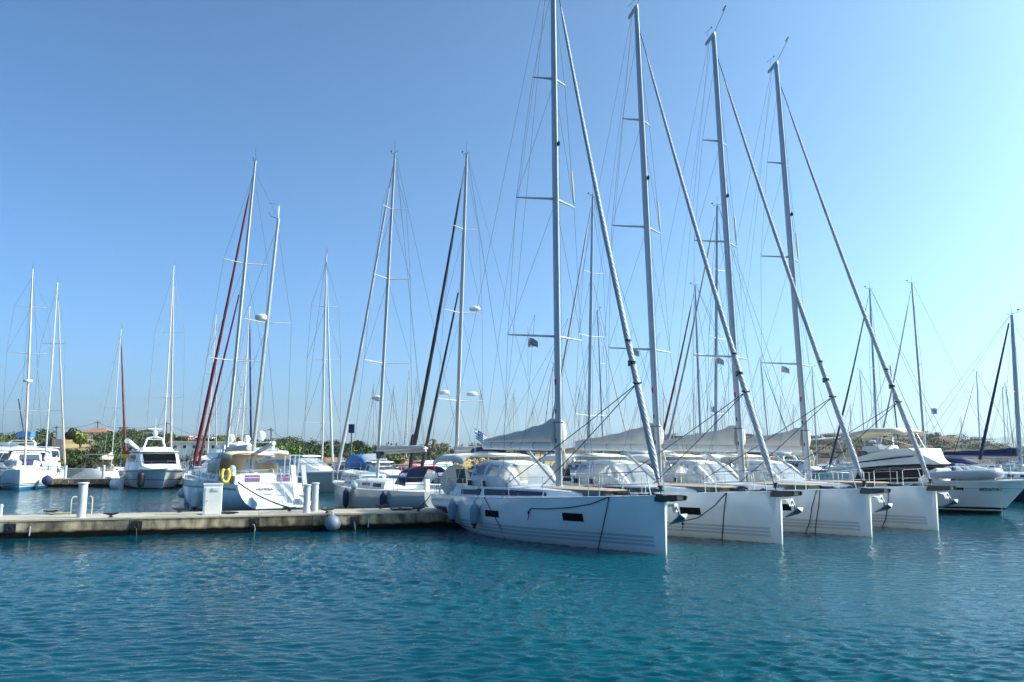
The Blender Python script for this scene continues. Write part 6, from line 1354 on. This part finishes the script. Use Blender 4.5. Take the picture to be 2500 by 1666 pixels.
for lv in range(9):
    z = Hn * (.1 + .1 * lv); rr = Hn * .27 * (1 - lv / 9.5)
    for a in [i * pi / 4 for i in range(8)]:
        leaves(q, Vector((cos(a) * rr * .55, sin(a) * rr * .55, z)), (rr * .6, rr * .6, .22), 26, .2, lv * 10 + int(a * 9))
q.build('crown', 'leafdark', o, 0); MB().tube([(0, 0, -2), (0, 0, Hn * .98)], [.2, .05], 6).build('trunk', 'bark', o)
R = random.Random(11)
def scrub(name, m, n, pr, sr, rr, nl, size, hill, keep=None, zf=.75):
    q = MB()
    for i in range(n):
        px = R.uniform(*pr); s = R.uniform(*sr)
        if keep and not keep(px, s): continue
        c = hill(px, s); r = R.uniform(*rr) * (.55 if 112 < px < 238 and hill is hillL else 1); leaves(q, c + Vector((0, 0, r * .3)), (r, r, r * zf), nl, size, i)
    tag(q.build(name, m, None, 0), kind='stuff')
def keepL(px, s):
    if 112 < px < 238 and s > .26: return False
    if 190 < px < 300 and .35 < s < .48: return False
    return True
scrub('shrubs', 'leaf', 170, (-60, 330), (.0, .6), (1.2, 2.8), 480, .19, hillL, keepL)
scrub('shrubs', 'leafdark', 150, (100, 640), (.02, .8), (1.2, 2.7), 440, .19, hillL, keepL)
scrub('shrubs', 'leafolive', 60, (-60, 300), (.2, .9), (1.5, 2.6), 220, .26, hillL, keepL)
scrub('shrubs', 'leaf', 180, (560, 960), (.0, .9), (1.1, 2.1), 330, .2, hillL)
scrub('shrubs', 'leafdark', 90, (600, 930), (.2, 1.0), (1.0, 2.4), 330, .2, hillL)
scrub('shrubs', 'leafolive', 70, (930, 1300), (.0, 1.0), (1.2, 2.4), 150, .28, hillL)
scrub('shrubs', 'leafdark', 70, (-100, 120), (.7, 1.0), (1.6, 2.6), 220, .28, hillL)
scrub('hill_scrub', 'scrub', 330, (1450, 2520), (.05, 1.0), (2.5, 8), 170, .30, hillR, zf=.2)
# flags hung in the far rigging
for px, py, Y, lb in ((1737, 1006, 110, 'small striped ensign on the far mast left of the tall grey mast'), (2275, 1010, 60, 'tiny blue and white flag right of the tall mast behind the motor yacht')):
    striped_flag(atY(px, py, Y), 0, 1.0 * Y / 90, .6 * Y / 90, lb, droop=.1)
p = atY(306, 1112, 76); o = empty('ensign', p, 0, 'small red and yellow flag on the stern of the wooden ketch', 'flag'); MB().box((0, 0, .25), (.7, .02, .3)).build('red_stripe', 'flagred', o, 0); MB().box((0, 0, -.06), (.7, .02, .3)).build('gold_stripe', 'flaggold', o, 0); MB().tube([(-.36, 0, -1.6), (-.36, 0, .6)], .03, 6).build('flag_staff', 'steel', o)
# thin air that fades the far mountain

# ---------------------------------------------------------------- air that fades the far hills
HM = bpy.data.materials.new('haze'); HM.use_nodes = True; t = HM.node_tree; t.nodes.clear(); o_ = t.nodes.new('ShaderNodeOutputMaterial'); v = t.nodes.new('ShaderNodeVolumePrincipled')
v.inputs['Color'].default_value = (.80, .90, 1.0, 1); v.inputs['Density'].default_value = .00009; v.inputs['Anisotropy'].default_value = .3; t.links.new(v.outputs[0], o_.inputs['Volume']); M['haze'] = HM
hz_ = MB().box((0, 0, 0), (9600, 10400, 420)).build('haze', 'haze', None, 0, loc=(500, 4800, 205)); tag(hz_, kind='stuff')
